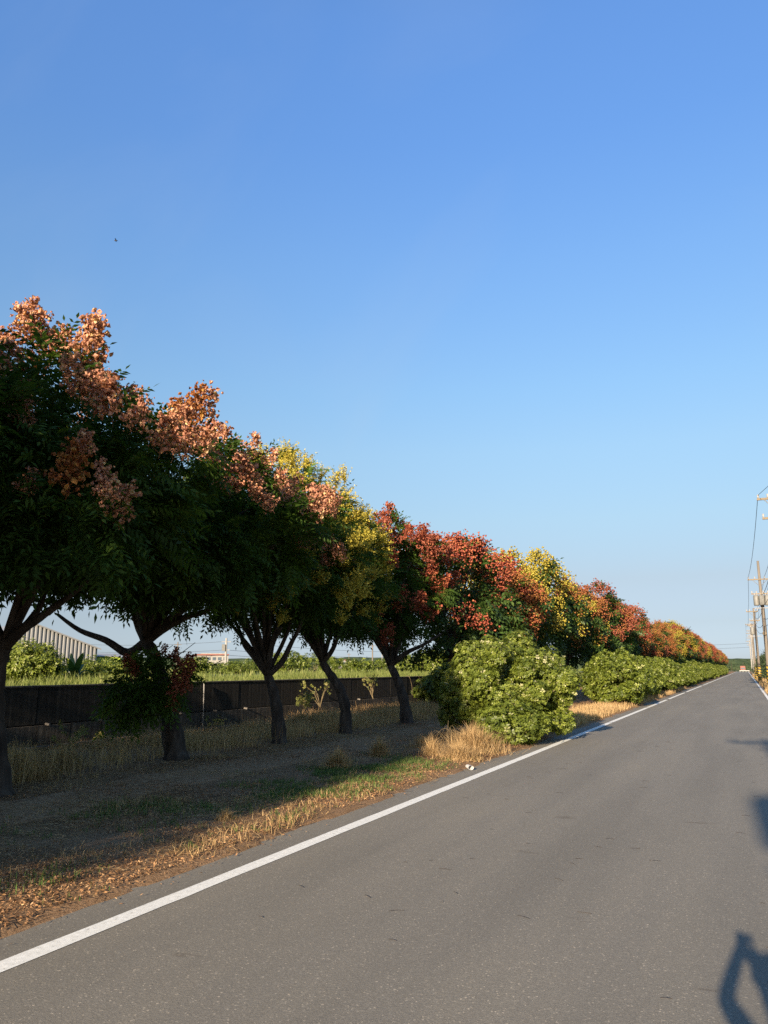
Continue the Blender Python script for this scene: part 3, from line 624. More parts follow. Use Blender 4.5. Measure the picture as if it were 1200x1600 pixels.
# ------------------------------------------------------------------ bushes along the road
def bush_lobes(rx, ry, hz, r, n=22):
    L_ = []
    m = n * 2; cz = hz * .45
    for i in range(m):
        ct = 1 - 1.85 * (i + .5) / m; st = math.sqrt(max(0, 1 - ct * ct)); a = i * 2.39996 + r.random() * .6; lr = r.uniform(.26, .50); f = r.uniform(.74, 1.10)
        L_.append((math.cos(a) * st * (rx - lr * .7) * f, math.sin(a) * st * (ry - lr * .7) * f, cz + ct * ((hz - cz - lr * .6) if ct > 0 else (cz - lr * .4)) * f, lr, lr, lr * .9))
    for i in range(n // 3): L_.append((r.uniform(-.4, .4) * rx, r.uniform(-.4, .4) * ry, hz * r.uniform(.3, .65), .6, .6, .55))
    return L_
def bush_mesh(name, rx, ry, hz, n, tmpl, seed, size, t0=.42):
    r = random.Random(seed); lb = bush_lobes(rx, ry, hz, r); Lb = np.array(lb); g = np.random.default_rng(seed)
    k = g.integers(0, len(lb), n); d = unit(n, g); d[:, 2] = d[:, 2] + .18
    P = Lb[k, :3] + d * Lb[k, 3:6] * (.60 + .42 * g.random(n) ** .8 + .35 * (g.random(n) < .05) * g.random(n))[:, None]; P[:, 2] = np.maximum(P[:, 2], .06)
    ax = d * .8 + unit(n, g) * .6 + [0, 0, .3]
    up = rot_basis(ax, g.uniform(0, 6, n))[:, :, [1, 2, 0]]
    lt = np.clip(g.normal(t0, .17, n) + .18 * (vn(P[:, 0], P[:, 1] + P[:, 2], 2.5, seed) - .5), 0, .84)
    lt = np.where((g.random(n) < .035) & (P[:, 2] > hz * .35), g.uniform(.83, .95, n), np.minimum(lt, .80))      # pale flowering tips
    V, F, T = scatter(tmpl[0], tmpl[1], P, up, g.uniform(.75, 1.25, n) * size, lt, tmpl[2])
    sb = MB()
    for j in range(0, len(lb), 3):
        l = lb[j]; sb.tube([(l[0] * .1, l[1] * .1, 0), (l[0] * .5, l[1] * .5, l[2] * .6), l[:3]], [.035, .022, .008], 5)
    return np_mesh(name, V, F, M['bush'], T), sb.mesh(name + '_stems', M['stem'])
def place_bush(meshes, x, y, rz, sc, label, group='bushes along the roadside'):
    t = tag(empty('roadside_bush', (x, y, .0), rz), label, 'bush', group); t.scale = sc
    obj('foliage', meshes[0], t); obj('stems', meshes[1], t); return t
place_bush(bush_mesh('bush_a', 1.95, 1.9, 2.6, 21000, BROS, 61, .76), -5.52, 19.4, 0, (1, 1, .95), 'largest and nearest green bush with pale tips at the road edge, left of the asphalt')
place_bush(bush_mesh('bush_small', .8, .9, 1.1, 1700, ROS, 64, 1.0, .35), -4.95, 17.75, 0, (1, .9, .85), 'low leafy sprout at the foot of the biggest bush, beside dry grass')
BV = [bush_mesh('bush_b', 1.5, 2.2, 2.2, 7000, ROS_FAR, 62, .66), bush_mesh('bush_c', 1.5, 2.3, 2.2, 6500, ROS_FAR, 63, .68), bush_mesh('bush_d', 1.4, 2.4, 2.1, 6500, ROS_FAR, 65, .68)]
place_bush(BV[0], -5.55, 38.3, 0, (1.12, 1.05, 1.08), 'rounded green bush second along the road, beyond a sunny patch of dry grass')
place_bush(BV[1], -5.95, 44.6, 0, (1, 1, 1), 'green bush merging behind the second one in the roadside hedge')
y = 49.6; i = 0
while y < 250:
    place_bush(BV[i % 3], -6.0 + rr.uniform(-.3, .3), y, rr.uniform(-.5, .5) + (PI if i % 2 else 0), (rr.uniform(.9, 1.12), rr.uniform(.85, 1.08), rr.uniform(.8, 1.12)),
               'green bush of the hedge receding along the left road edge', 'distant hedge bushes'); y += rr.uniform(3.9, 5.0); i += 1
# dark shrub hanging over the wall, left of the big bush
for (px, py, X, rx, hz, lb) in ((690, 1075, -12.6, 1.3, 1.5, 'shaded grey-green shrub against the wall, left of the biggest bush'),):
    p = at_x(px, py, X); t = tag(empty('shrub', (X, p.y, 0)), lb, 'shrub'); m = bush_mesh('shrub', rx, 1.4, hz, 2600, ROS, 66, 1.1, .3); obj('foliage', m[0], t); obj('stems', m[1], t)

# ------------------------------------------------------------------ grasses
def blades(P, h, seed, lean=.5, wid=.006, tint=(.5, .22)):
    g = np.random.default_rng(seed); n = len(P); a = g.uniform(0, 2 * PI, n); s = np.stack([np.cos(a), np.sin(a), np.zeros(n)], 1)
    b = g.uniform(0, 2 * PI, n); l = np.stack([np.cos(b), np.sin(b), np.zeros(n)], 1) * (np.abs(g.normal(0, lean, n)))[:, None]
    hh = h[:, None]; wv = (wid * g.uniform(.6, 1.4, n))[:, None]; z = np.array([0, 0, 1.0])
    p1 = P + (l * .35 + z * .6) * hh; p2 = P + (l * 1.0 + z * (1 - .35 * np.minimum(1, np.linalg.norm(l, axis=1)))[:, None]) * hh
    V = np.stack([P - s * wv, P + s * wv, p1 + s * wv * .8, p1 - s * wv * .8, p2 + s * wv * .15, p2 - s * wv * .15], 1).reshape(-1, 3)
    i = (np.arange(n) * 6)[:, None]; F = np.concatenate([i + [0, 1, 2, 3], i + [3, 2, 4, 5]], 0)
    T = np.repeat(np.clip(g.normal(tint[0], tint[1], n), 0, 1), 6); return V, F, T
def pts_region(n, x0, x1, y0, y1, dens, seed, ybias=1.0):
    g = np.random.default_rng(seed); y = y0 + (y1 - y0) * g.random(n) ** ybias; x = g.uniform(x0, x1, n)
    k = g.random(n) < dens(x, y); return x[k], y[k], g
def tuft(x, y, g, per, spread):
    n = len(x); X = np.repeat(x, per) + g.normal(0, spread, n * per); Y = np.repeat(y, per) + g.normal(0, spread, n * per); return X, Y
def grass_obj(name, x, y, hgt, mat, seed, lean, wid, hf, tint=(.5, .22), kind='stuff', **kw):
    P = np.stack([x, y, hf(x, y) - .01], 1); V, F, T = blades(P, hgt, seed, lean, wid, tint)
    o = obj(name, np_mesh(name, V, F, M[mat], T)); tag(o, kind=kind, **kw); return o
# tall dry grass by the wall
x, y, g = pts_region(9000, -13.25, -9.6, 7, 46, lambda x, y: np.clip((vn(x, y, .8, 1) - .22) * 1.7, .08, 1) * np.clip((-9.3 - x) / 1.2, .15, 1), 1, 1.4)
X, Y = tuft(x, y, g, 11, .10); grass_obj('dry_grass', X, Y, g.uniform(.08, .48, len(X)) * (.6 + .8 * vn(X, Y, .7, 2)) * np.where(X < -12.4, np.clip((Y - 12) / 14, .35, 1), 1), 'shade_lift_dry_grass', 2, .85, .0045, verge_h, (.42, .2), label='tall dry grass growing between the tree trunks and the wall', cat='grass')
# dry tufts and stubble on the verge
x, y, g = pts_region(11000, -9.7, -4.56, 3, 60, lambda x, y: np.clip((vn(x, y, 1.1, 4) - .45) * 2.2, .03, .8) * np.where((x > -8.6) & (x < -7.4), .25, 1), 3, 1.5)
X, Y = tuft(x, y, g, 9, .07); k = X < -4.55; X, Y = X[k], Y[k]
grass_obj('dry_verge_grass', X, Y, g.uniform(.02, .12, len(X)) * (.4 + 1.3 * vn(X, Y, .8, 5) ** 1.5), 'dry_grass', 4, 1.4, .003, verge_h, (.5, .22), label='short dry straw-coloured grass scattered over the verge', cat='grass')
# green grass patches
def gd(x, y):
    d1 = np.exp(-(((x + 5.7) / .7) ** 2 + ((y - 11.3) / 2.1) ** 2)); d2 = np.exp(-(((x + 6.6) / .6) ** 2 + ((y - 8.2) / 1.4) ** 2)) * .35; d3 = np.exp(-(((x + 5.5) / .4) ** 2 + ((y - 4.3) / .7) ** 2)) * .35; d4 = np.exp(-(((x + 4.9) / .2) ** 2 + ((y - 7.4) / .8) ** 2)) * .2
    return np.clip((d1 + d2 + d3 + d4) * 1.4 * np.clip(vn(x, y, 1.9, 6) * 1.8 - .4, 0, 1), 0, 1)
x, y, g = pts_region(30000, -8, -4.58, 3, 18, gd, 5)
X, Y = tuft(x, y, g, 7, .035); k = X < -4.56; X, Y = X[k], Y[k]
grass_obj('green_grass', X, Y, g.uniform(.03, .10, len(X)), 'green_grass', 6, .6, .0035, verge_h, (.45, .25), label='patches of short green grass beside the road', cat='grass')
# sunlit straw strips beyond the big bush
x, y, g = pts_region(5200, -6.2, -4.62, 22, 70, lambda x, y: np.clip(vn(x, y, .8, 2) * 1.3, .2, 1), 7, 1.2)
X, Y = tuft(x, y, g, 8, .1); k = X < -4.58; X, Y = X[k], Y[k]
grass_obj('straw_strip', X, Y, g.uniform(.06, .30, len(X)), 'dry_grass', 8, .7, .007, verge_h, (.62, .2), label='sunlit straw-coloured grass between the bushes and the white line', cat='grass')
x, y, g = pts_region(4500, 1.4, 14, -4, 60, lambda x, y: np.clip(vn(x, y, .5, 5) * 1.5 - .2, .1, 1), 27, 1.1)
X, Y = tuft(x, y, g, 7, .12); X = np.maximum(X, 1.38); grass_obj('right_verge_grass', X, Y, g.uniform(.08, .35, len(X)), 'field_grass', 28, .6, .008, rverge_h, (.55, .25), label='rough green grass on the right roadside', cat='grass')
x, y, g = pts_region(3000, 1.35, 3.5, 50, 200, lambda x, y: np.clip(vn(x, y, .5, 2) * 1.6 - .3, .05, 1), 17, 1.2)
X, Y = tuft(x, y, g, 8, .15); grass_obj('roadside_straw', X, Y, g.uniform(.1, .6, len(X)), 'dry_grass', 18, .6, .012, rverge_h, (.6, .2), label='straw-coloured grass at the feet of the utility poles', cat='grass')
# sunlit field behind the wall
x, y, g = pts_region(9500, -24, WALLX - .25, 4, 75, lambda x, y: np.clip(1.25 - (-x - 14) / 14, .25, 1) * np.clip(vn(x, y, .5, 3) + .35, 0, 1), 9, 1.2)
X, Y = tuft(x, y, g, 9, .12); X = np.minimum(X, WALLX - .17)
grass_obj('field_grass', X, Y, g.uniform(.14, .42, len(X)) * (.6 + .8 * vn(X, Y, .35, 7)), 'field_grass', 10, .45, .009, field_h, (.5, .22), label='sunlit green grass growing on the field behind the wall', cat='grass')
x, y, g = pts_region(10000, -190, -24, 10, 260, lambda x, y: .25 + vn(x, y, .06, 3) * .75, 11, 1.3)
X, Y = tuft(x, y, g, 4, .5); grass_obj('far_field_grass', X, Y, g.uniform(.25, .62, len(X)), 'field_grass', 12, .5, .035, field_h, (.55, .2), label='grass spreading over the field towards the hills', cat='grass')
# leaf litter
x, y, g = pts_region(300000, -9.8, -4.3, 2.6, 34, lambda x, y: np.clip(vn(x, y, 1.3, 9) * 1.5 - .35 + .45 * np.exp(-((x + 5.0) / .55) ** 2), .05, 1) * np.where(x > -4.6, .035 + .25 * np.exp(-((x + 4.6) / .06) ** 2), 1), 13, 1.35)
n = len(x); P = np.stack([x, y, np.maximum(verge_h(x, y), 0) + g.uniform(.004, .02, n)], 1)
TV = np.array([(-.5, 0, 0), (0, -.17, .10), (.5, 0, .05), (0, .17, .10)]); TF = np.array([(0, 1, 2, 3)])
d = g.normal(size=(n, 3)); d[:, 2] *= .35; V, F, T = scatter(TV, TF, P, rot_basis(d, g.normal(0, .5, n)), g.uniform(.011, .042, n), np.clip(g.normal(.55, .24, n), 0, 1))
V[:, 2] = np.maximum(V[:, 2], .003)
tag(obj('fallen_leaves', np_mesh('fallen_leaves', V, F, M['litter'], T)), 'dry fallen leaves and pods littering the verge', 'leaves', kind='stuff')
x, y, g = pts_region(60000, -9.6, -4.42, 2.6, 30, lambda x, y: np.clip(vn(x, y, 1.0, 12) * 2.0 - .7, .05, 1), 23, 1.35)
a = g.uniform(0, 2 * PI, len(x)); ln = g.uniform(.05, .22, len(x)); dx, dy = np.cos(a) * ln, np.sin(a) * ln; zz_ = np.maximum(verge_h(x, y), 0) + g.uniform(.004, .03, len(x)); z2 = np.maximum(verge_h(x + dx, y + dy), 0) + g.uniform(.002, .035, len(x))
wv = .0022; V = np.stack([np.stack([x - np.sin(a) * wv, y + np.cos(a) * wv, zz_], 1), np.stack([x + np.sin(a) * wv, y - np.cos(a) * wv, zz_ + .002], 1), np.stack([np.minimum(x + dx, -4.4), y + dy, z2], 1)], 1).reshape(-1, 3)
F = np.arange(len(V)).reshape(-1, 3); tag(obj('straw', np_mesh('straw', V, F, M['dry_grass'], np.repeat(np.clip(g.normal(.55, .25, len(x)), 0, 1), 3))), 'matted straw lying over the verge', 'straw', kind='stuff')
# straws and twigs lying about, a few on the asphalt
g = np.random.default_rng(77); mb = MB()
for i in range(520):
    onroad = i < 90
    xx, yy = (g.uniform(-3.6, .9), 4.6 + 20 * g.random() ** 1.2) if onroad else (g.uniform(-7.4, -4.45), 3 + 16 * g.random() ** 1.3)
    a = g.normal(0.1 if onroad else 0, .45 if onroad else 1.2); ln = g.uniform(.03, .11) if onroad else g.uniform(.08, .35); z = .004 if onroad else max(0, float(verge_h(xx, yy))) + .012
    dx, dy = math.cos(a) * ln / 2, math.sin(a) * ln / 2; mb.tube([(xx - dx, yy - dy, z), (xx + g.normal(0, .001), yy + g.normal(0, .003), z + (.004 if onroad else g.uniform(0, .03))), (xx + dx, yy + dy, z)], .0015, 3, False)
tag(mb.build('fallen_twigs', M['bark']), 'thin twigs and straws lying on the asphalt and verge', 'twigs', kind='stuff')

# individual clumps of dry grass
def clump(x, y, h, w_, n, label, seed, tint=.55, lean=.55):
    n = int(n * 1.9)
    g = np.random.default_rng(seed); t = obj('dry_grass_clump', None) if False else None
    rad = np.abs(g.normal(0, w_ * .5, n)); a = g.uniform(0, 2 * PI, n); P = np.stack([np.cos(a) * rad, np.sin(a) * rad, np.full(n, -.01)], 1)
    V, F, T = blades(P, h * g.uniform(.2, 1.1, n) * (1.1 - .5 * rad / (w_ + .01)).clip(.3, 1.2), seed, lean * 1.5, .0032, (tint, .22))
    o = obj('dry_grass_clump', np_mesh('clump', V, F, M['dry_grass'], T)); o.location = (x, y, max(0, float(verge_h(x, y)))); tag(o, label, 'grass clump', 'clumps of dry grass on the verge')
clump(-5.15, 15.6, .62, .62, 1500, 'big sunlit heap of straw grass leaning against the largest bush', 301, .62, .75)
clump(-5.0, 14.3, .36, .45, 900, 'low pale straw tuft beside the white paper cup', 302, .62, .9)
clump(-5.65, 14.6, .42, .22, 420, 'narrow upright straw tuft left of the paper cup', 303, .6, .5)
for (px, py, h, w_, n, lb) in ((528, 1205, .38, .28, 620, 'shaded rounded dry clump right of the path, below the crooked trunk'), (592, 1185, .42, .18, 420, 'upright dry clump between the crooked trunk and green grass'), (660, 1172, .3, .3, 420, 'dry clump in shade left of the straw heap'),
                          (352, 1285, .16, .12, 220, 'little pale straw tuft at the edge of the sunny strip'), (30, 1215, .42, .4, 620, 'dry clump at the foot of the leftmost trunk'), (95, 1205, .45, .45, 700, 'tall dry clump by the wall near the left edge'),
                          (640, 1115, .5, .5, 600, 'grey dry clump behind the trunk nearest the big bush'), (470, 1135, .5, .5, 600, 'grey dry clump between the third and fourth trunks')):
    p = at_z(px, py); clump(p.x, p.y, h, w_, n, lb, px)
# arching dead stems by the bush
mb = empty('dead_weed', (-5.75, 15.9, 0)); tag(mb, 'bare dead weed with looping arched stems beside the straw heap', 'weed')
for j in range(9):
    r0 = random.Random(j + 3); a = r0.uniform(0, 6.3); k_ = r0.uniform(.5, 1.1); o_ = Vector((r0.uniform(-.2, .2), r0.uniform(-.2, .2), 0)); pts = smooth_path([o_, o_ + Vector((.1 * math.cos(a), .1 * math.sin(a), .33 * k_)), o_ + Vector((.35 * k_ * math.cos(a + .3), .35 * k_ * math.sin(a + .3), .55 * k_)), o_ + Vector((.6 * k_ * math.cos(a + .5), .6 * k_ * math.sin(a + .5), r0.uniform(.15, .5) * k_))], 4)
    MB().tube(pts, [.004 - .0002 * q for q in range(len(pts))], 5).build('stem', M['dry_stem'] if 'dry_stem' in M else M['stem'], mb)

# weeds on and by the wall
def weed(x, y, z, h, n, label, seed, mat='weed', woody=False):
    g = np.random.default_rng(seed); t = tag(empty('weed', (x, y, z)), label, 'weed'); r = random.Random(seed); tips = []
    sm = MB()
    for j in range(7):
        a = r.uniform(0, 6.28); q = r.uniform(.2, .8) * h; e = (math.cos(a) * q, math.sin(a) * q * 1.2, h * r.uniform(.5, 1)); sm.tube([(0, 0, 0), (e[0] * .35, e[1] * .35, e[2] * .6), e], [.014 if woody else .006, .009 if woody else .004, .003], 5); tips += [e, (e[0] * .65, e[1] * .65, e[2] * .8)]
    sm.build('stem', M['stem'], t); tp = np.array(tips); P = tp[g.integers(0, len(tp), n)] + g.normal(0, h * .13, (n, 3))
    V, F, T = scatter(ROS[0], ROS[1], P, rot_basis(unit(n, g), g.uniform(0, 6, n)), g.uniform(.4, .85, n), np.clip(g.normal(.55, .2, n), 0, 1), ROS[2])
    obj('foliage', np_mesh('weed', V, F, M[mat], T), t)
def wallweed(px, py, X, h, n, lb, seed, **k):
    p = at_x(px, py, X); weed(X, p.y, max(0, min(p.z, 1.3)), h, n, lb, seed, **k)
wallweed(108, 1172, -13.0, .45, 50, 'pale yellow weed at the wall foot near the left edge', 1)
wallweed(160, 1165, -13.1, .25, 40, 'small bright green weed at the wall foot', 2)
wallweed(335, 1140, -13.2, .35, 25, 'thin yellowish weed at the wall right of the conduit', 3)
wallweed(472, 1112, -12.9, .6, 150, 'round yellow-green shrublet before the wall between third and fourth trunks', 4)
wallweed(500, 1105, -13.2, .85, 46, 'sparse pale-leaved sapling in front of the wall beside the yellow-green shrublet', 5, woody=True)
wallweed(583, 1092, -13.3, .95, 60, 'tangled pale woody plant rooted in the wall left of the fifth trunk', 6, woody=True)
for j, (px, ya, yb) in enumerate(((575, 1062, 1085), (640, 1060, 1086), (655, 1060, 1080))):
    a = at_x(px, ya, WALLX + .04); b = at_x(px + 4, yb, WALLX + .04); mbv = MB().tube(smooth_path([(a.x - .15, a.y, 1.36), (a.x, a.y, 1.30), a.lerp(b, .5) + Vector((.03, .05, 0)), b], 3), .009, 5)
    tag(mbv.build('hanging_vine', M['dry_vine'] if 'dry_vine' in M else M['stem']), 'thin pale vine hanging over the top of the wall', 'vine', 'vines hanging over the wall')

# paper cup, crumpled on its side
g_ = at_z(733, 1203); cupo = tag(empty('paper_cup', (g_.x, g_.y, .05)), 'small white paper cup lying on its side at the edge of the asphalt', 'cup')
mbc = MB(); n = 14; V = []; F = []
for k, (xx, rr_) in enumerate(((-.055, .028), (.05, .040), (.055, .043), (.05, .037), (-.05, .026))):
    for j in range(n):
        a = 2 * PI * j / n; q = rr_ * (1 + .10 * math.sin(2 * a + k)); V.append((xx, math.cos(a) * q, math.sin(a) * q * .85))
for k in range(4):
    for j in range(n): F.append((k * n + j, k * n + (j + 1) % n, (k + 1) * n + (j + 1) % n, (k + 1) * n + j))
F.append(tuple(range(n))); F.append(tuple(range(4 * n, 5 * n)))
o = MB().add(V, F).build('body', M['cup'], cupo, smooth=False); o.rotation_euler = (0, .12, -.75); o.scale = (1.25, 1.15, 1.15)
pe = at_z(765, 1178)
for j, (dx, dy) in enumerate(((.0, .0), (.25, .5))):
    mbp = MB(); V = [(random.uniform(-.05, .05), random.uniform(-.04, .04), random.uniform(0, .05)) for _ in range(7)]; F = [(0, 1, 2), (1, 3, 2), (2, 3, 4), (3, 5, 4), (4, 5, 6), (0, 2, 6)]
    tag(MB().add(V, F).build('paper_scrap', M['cup'], loc=(-4.75 + dx * .3, 17.6 + dy, .02)), 'crumpled white scrap under the right of the biggest bush', 'paper scrap', 'paper scraps by the bush')

# ------------------------------------------------------------------ things on the field behind the wall
sh0 = at_y(150, 1020, 108); 
def V3(x, y, z): return Vector((x, y, z))
pR = at_z(150, 1046, 1.15) if False else None
Xr, Yr, _ = ray(150, 1044); sR = 92 / math.hypot(Xr, Yr); R_ = V3(Xr * sR, Yr * sR, 1.1)
Xl, Yl, _ = ray(-75, 1044); sL = 88 / math.hypot(Xl, Yl); L_ = V3(Xl * sL, Yl * sL, 1.1)
shed = tag(empty('corrugated_shed', R_), 'grey corrugated metal shed wall seen under the leftmost branches', 'shed')
dv = (L_ - R_); ln = dv.length; dn = dv.normalized(); nn = Vector((-dn.y, dn.x, 0))
if nn.dot(-R_) < 0: nn = -nn
def shed_h(d): return 2.75 + 2.5 * (1 - abs(d / ln - .5) * 2)
V = []; F = []; pitch_ = .42; m = int(ln / pitch_)
for i in range(m):
    for (q0, o_) in ((0, 0), (.4, 0), (.52, .13), (.88, .13)):
        q = dn * (i + q0) * pitch_ + nn * o_; V += [(q.x, q.y, 0), (q.x, q.y, shed_h((i + q0) * pitch_))]
for i in range(len(V) // 2 - 1): F.append((2 * i, 2 * i + 2, 2 * i + 3, 2 * i + 1))
MB().add(V, F).build('wall', M['shed'], shed)
bk = -nn * 30; o_ = nn * .35; e_ = dn * ln; hm = dn * (ln / 2)
zz = lambda v, z: tuple(v + Vector((0, 0, z)))
MB().add([zz(o_ - dn * .3, 2.7), zz(hm + o_, 5.32), zz(hm + bk, 5.32), zz(bk - dn * .3, 2.7), zz(o_ + e_ + dn * .3, 2.7), zz(e_ + bk + dn * .3, 2.7), zz(o_ - dn * .3, 2.55), zz(hm + o_, 5.17), zz(o_ + e_ + dn * .3, 2.55)],
         [(0, 1, 2, 3), (1, 4, 5, 2), (0, 6, 7, 1), (1, 7, 8, 4)]).build('roof', M['shed'], shed)
MB().add([(0, 0, 0), tuple(bk), zz(bk, 2.7), (0, 0, 2.7), tuple(e_), tuple(e_ + bk), zz(e_ + bk, 2.7), zz(e_, 2.7)], [(0, 1, 2, 3), (4, 5, 6, 7)]).build('side_wall', M['shed'], shed)

def at_d(px, dist, z=0.0):
    X, Y, _ = ray(px, 1044); s = dist / math.hypot(X, Y); return V3(X * s, Y * s, z)
p = at_d(163, 100, 1.1); lt = tag(empty('lime_shelter', p, math.atan2(-p.x, p.y) * 1.0), 'bright lime green sheeted lean-to right of the grey shed', 'shelter')
MB().box((0, 0, 1.0), (3.4, 3, 2.0)).build('wall', M['lime'], lt)
MB().add([(-1.9, -1.7, 2.0), (1.9, -1.7, 2.0), (1.9, 1.7, 2.35), (-1.9, 1.7, 2.35), (-1.9, -1.7, 1.94), (1.9, -1.7, 1.94)], [(0, 1, 2, 3), (0, 4, 5, 1)]).build('roof', M['shed'], lt)

# white two-storey building
p = at_d(330, 300, 1.0); ang = math.atan2(-p.x, p.y)
bl = tag(empty('white_building', p, ang), 'white two-storey building with reddish roof edge beyond the field', 'building')
MB().box((0, 0, 2.7), (12, 9, 5.4)).build('wall', M['white_wall'], bl)
MB().box((0, -4.6, 5.55), (12.5, .6, .45)).build('roof_edge', M['red_paint'], bl)
MB().box((.5, .5, 5.75), (9, 7, .7)).build('roof', M['white_wall'], bl)
for j in range(6): MB().box((-4.9 + 1.95 * j, -4.53, 4.1), (1.25, .1, 1.1)).build('window', M['glass'], bl)
for j in range(4): MB().box((-4.5 + 2.9 * j, -4.53, 1.6), (1.4, .1, 1.2)).build('window', M['glass'], bl)
p = at_d(312, 270, 1.0); b2 = tag(empty('yellow_hut', p, ang), 'small pale yellow hut left of the white building', 'hut')
MB().box((0, 0, 1.6), (3.2, 3, 3.2)).build('wall', M['arm'], b2); MB().box((0, 0, 3.3), (3.7, 3.5, .2)).build('roof', M['white_wall'], b2); MB().box((.3, -1.53, 1.5), (.9, .08, 1)).build('window', M['glass'], b2)
p = at_d(640, 420, 1.0); b3 = tag(empty('low_warehouse', p, ang), 'tiny pale low warehouse on the skyline behind the leaning trunks', 'building')
MB().box((0, 0, 1.9), (10, 8, 3.8)).build('wall', M['white_wall'], b3); MB().box((0, 0, 3.95), (10.6, 8.6, .3)).build('roof', M['red_paint'], b3)
p = at_d(535, 420, 1.0); b4 = tag(empty('distant_house', p, ang), 'tiny white house on the skyline between the crooked trunk limbs', 'house')
MB().box((0, 0, 2.4), (7, 7, 4.8)).build('wall', M['white_wall'], b4); MB().box((0, 0, 4.95), (7.5, 7.5, .3)).build('roof', M['red_paint'], b4); MB().box((0, -3.53, 3.3), (1.6, .1, 1.2)).build('window', M['glass'], b4)
# white car beyond the grass
p = at_d(320, 120, 1.12); cr_ = tag(empty('white_car', p, ang + .1), 'white car half hidden by grass before the white building', 'car')
prof = [(-2.1, .35), (-2.1, .75), (-1.3, .88), (-.7, 1.35), (.8, 1.38), (1.5, .95), (2.1, .85), (2.15, .35)]
def prism(prof, w_, name, mat, par, y=0): 
    n = len(prof); V = [(a, y - w_ / 2, b) for a, b in prof] + [(a, y + w_ / 2, b) for a, b in prof]; F = [tuple(range(n)), tuple(reversed(range(n, 2 * n)))] + [(i, i + n, (i + 1) % n + n, (i + 1) % n) for i in range(n)]
    return MB().add(V, F).build(name, mat, par)
prism(prof, 1.7, 'body', M['ceramic'], cr_); prism([(-1.15, .9), (-.68, 1.29), (.75, 1.31), (1.3, .95)], 1.72, 'window', M['glass'], cr_)
for sx in (-1.3, 1.35):
    for sy in (-.72, .72): MB().tube([(sx, sy - .1, .32), (sx, sy + .1, .32)], .32, 12).build('wheel', M['dark'], cr_)

# field poles with cables
fps = []
for (px, top, dist, cat_, mat, rad, lb) in ((352, 997, 110, 'utility pole', 'pole_white', .19, 'pale utility pole standing right of the white building'), (276, 1003, 150, 'utility pole', 'pole', .14, 'thin pole left of the white building above the rose pods'),
                                    (582, 1005, 150, 'utility pole', 'pole', .15, 'tan pole in the gap between fourth and fifth trunks'), (597, 1015, 180, 'utility pole', 'pole_white', .12, 'pale thin pole just right of the tan one in the gap'),
                                    (396, 1022, 190, 'utility pole', 'pole_white', .15, 'short pale pole above the field left of the third trunk limbs'), (720, 1015, 190, 'utility pole', 'pole', .14, 'thin pole seen left of the biggest bush'), (545, 1020, 240, 'utility pole', 'pole', .12, 'far thin pole in the gap right of the crooked trunk')):
    p = at_d(px, dist, 1.05); X, Y, U = ray(px, top); h = EYE + U * dist / math.hypot(X, Y) - 1.05
    t = tag(empty('field_pole', p, ang), lb, cat_); MB().tube([(0, 0, -.05), (0, 0, h)], [rad, rad * .7], 10).build('shaft', M[mat], t)
    MB().box((0, 0, h - .5), (1.3, .09, .09)).build('crossarm', M[mat], t)
    if px == 352: MB().box((-.35, -.1, h - 1.3), (.45, .45, .9)).build('transformer', M['trafo'], t); MB().box((0, 0, h - 1.6), (1.0, .09, .09)).build('crossarm', M[mat], t)
    fps.append((p, h))
def cable(a, b, sag, r=.02, n=14, name='power_line', label='thin overhead cable crossing the sky behind the trunks', group='overhead cables over the field'):
    a, b = Vector(a), Vector(b); pts = [a.lerp(b, i / n) - Vector((0, 0, sag * 4 * (i / n) * (1 - i / n))) for i in range(n + 1)]
    return tag(MB().tube(pts, r, 4, False).build(name, M['wire']), label, 'cable', group)
pole352, h352 = fps[0]
for dz in (0.45, 1.6, 2.3):
    a = pole352 + Vector((0, 0, h352 - dz)); b = at_d(60, 150, 1.05 + h352 + 1.0 - dz); cable(a, b, .6); c2 = at_d(700, 190, 1.05 + h352 + .6 - dz); cable(a, c2, .8)
# plants on the field
def field_plant(name, px, dist, rx, hz, n, lb, seed, t0=.5, mat=None, zb=1.12):
    p = at_d(px, dist, zb); t = tag(empty(name, p), lb, 'shrub'); m = bush_mesh(name, rx, rx, hz, int(n * 1.5), ROS_FAR, seed, .5 if dist < 40 else .8, t0); obj('foliage', m[0], t); obj('stems', m[1], t)
field_plant('field_shrub', 42, 25, 1.0, 1.25, 2600, 'tall sunlit shrub on the field right of the leftmost trunk', 71, .5)
field_plant('field_shrub', 78, 27, .8, .62, 800, 'low dark green shrub between the tall shrub and banana plant', 72, .4)
field_plant('field_shrub', 140, 28, .6, .75, 600, 'pale rounded shrub right of the banana plant', 73, .5)
field_plant('field_shrub', 178, 32, 1.0, .8, 700, 'sunlit shrub below the lime green shelter', 74, .55)
field_plant('field_shrub', 305, 60, 1.2, 1.3, 600, 'bright green shrub left of the white building above the wall', 75, .6)
field_plant('field_shrub', 372, 70, 1.6, 1.1, 600, 'olive shrub right of the pale utility pole', 76, .35)
field_plant('field_shrub', 336, 75, 1.6, .9, 600, 'dark shrub in front of the white building', 77, .2)
for j, (px, d_, rx, hz) in enumerate(((415, 90, 2.4, 2.0), (450, 85, 2.2, 2.4), (490, 95, 3, 2.3), (560, 80, 1.8, 1.4), (640, 70, 1.6, 1.5), (670, 65, 2.0, 2.0), (700, 60, 1.8, 2.1), (610, 110, 2.6, 1.9), (525, 110, 2.6, 1.9))):
    p = at_d(px, d_, 1.1); t = tag(empty('field_shrub', p), 'olive shrub on the skyline of the field behind the trunks', 'shrub', 'shrubs along the far side of the field'); m = bush_mesh('fs', rx, rx, hz, 450, ROS_FAR, 80 + j, 1.6, .35); obj('foliage', m[0], t); obj('stems', m[1], t)
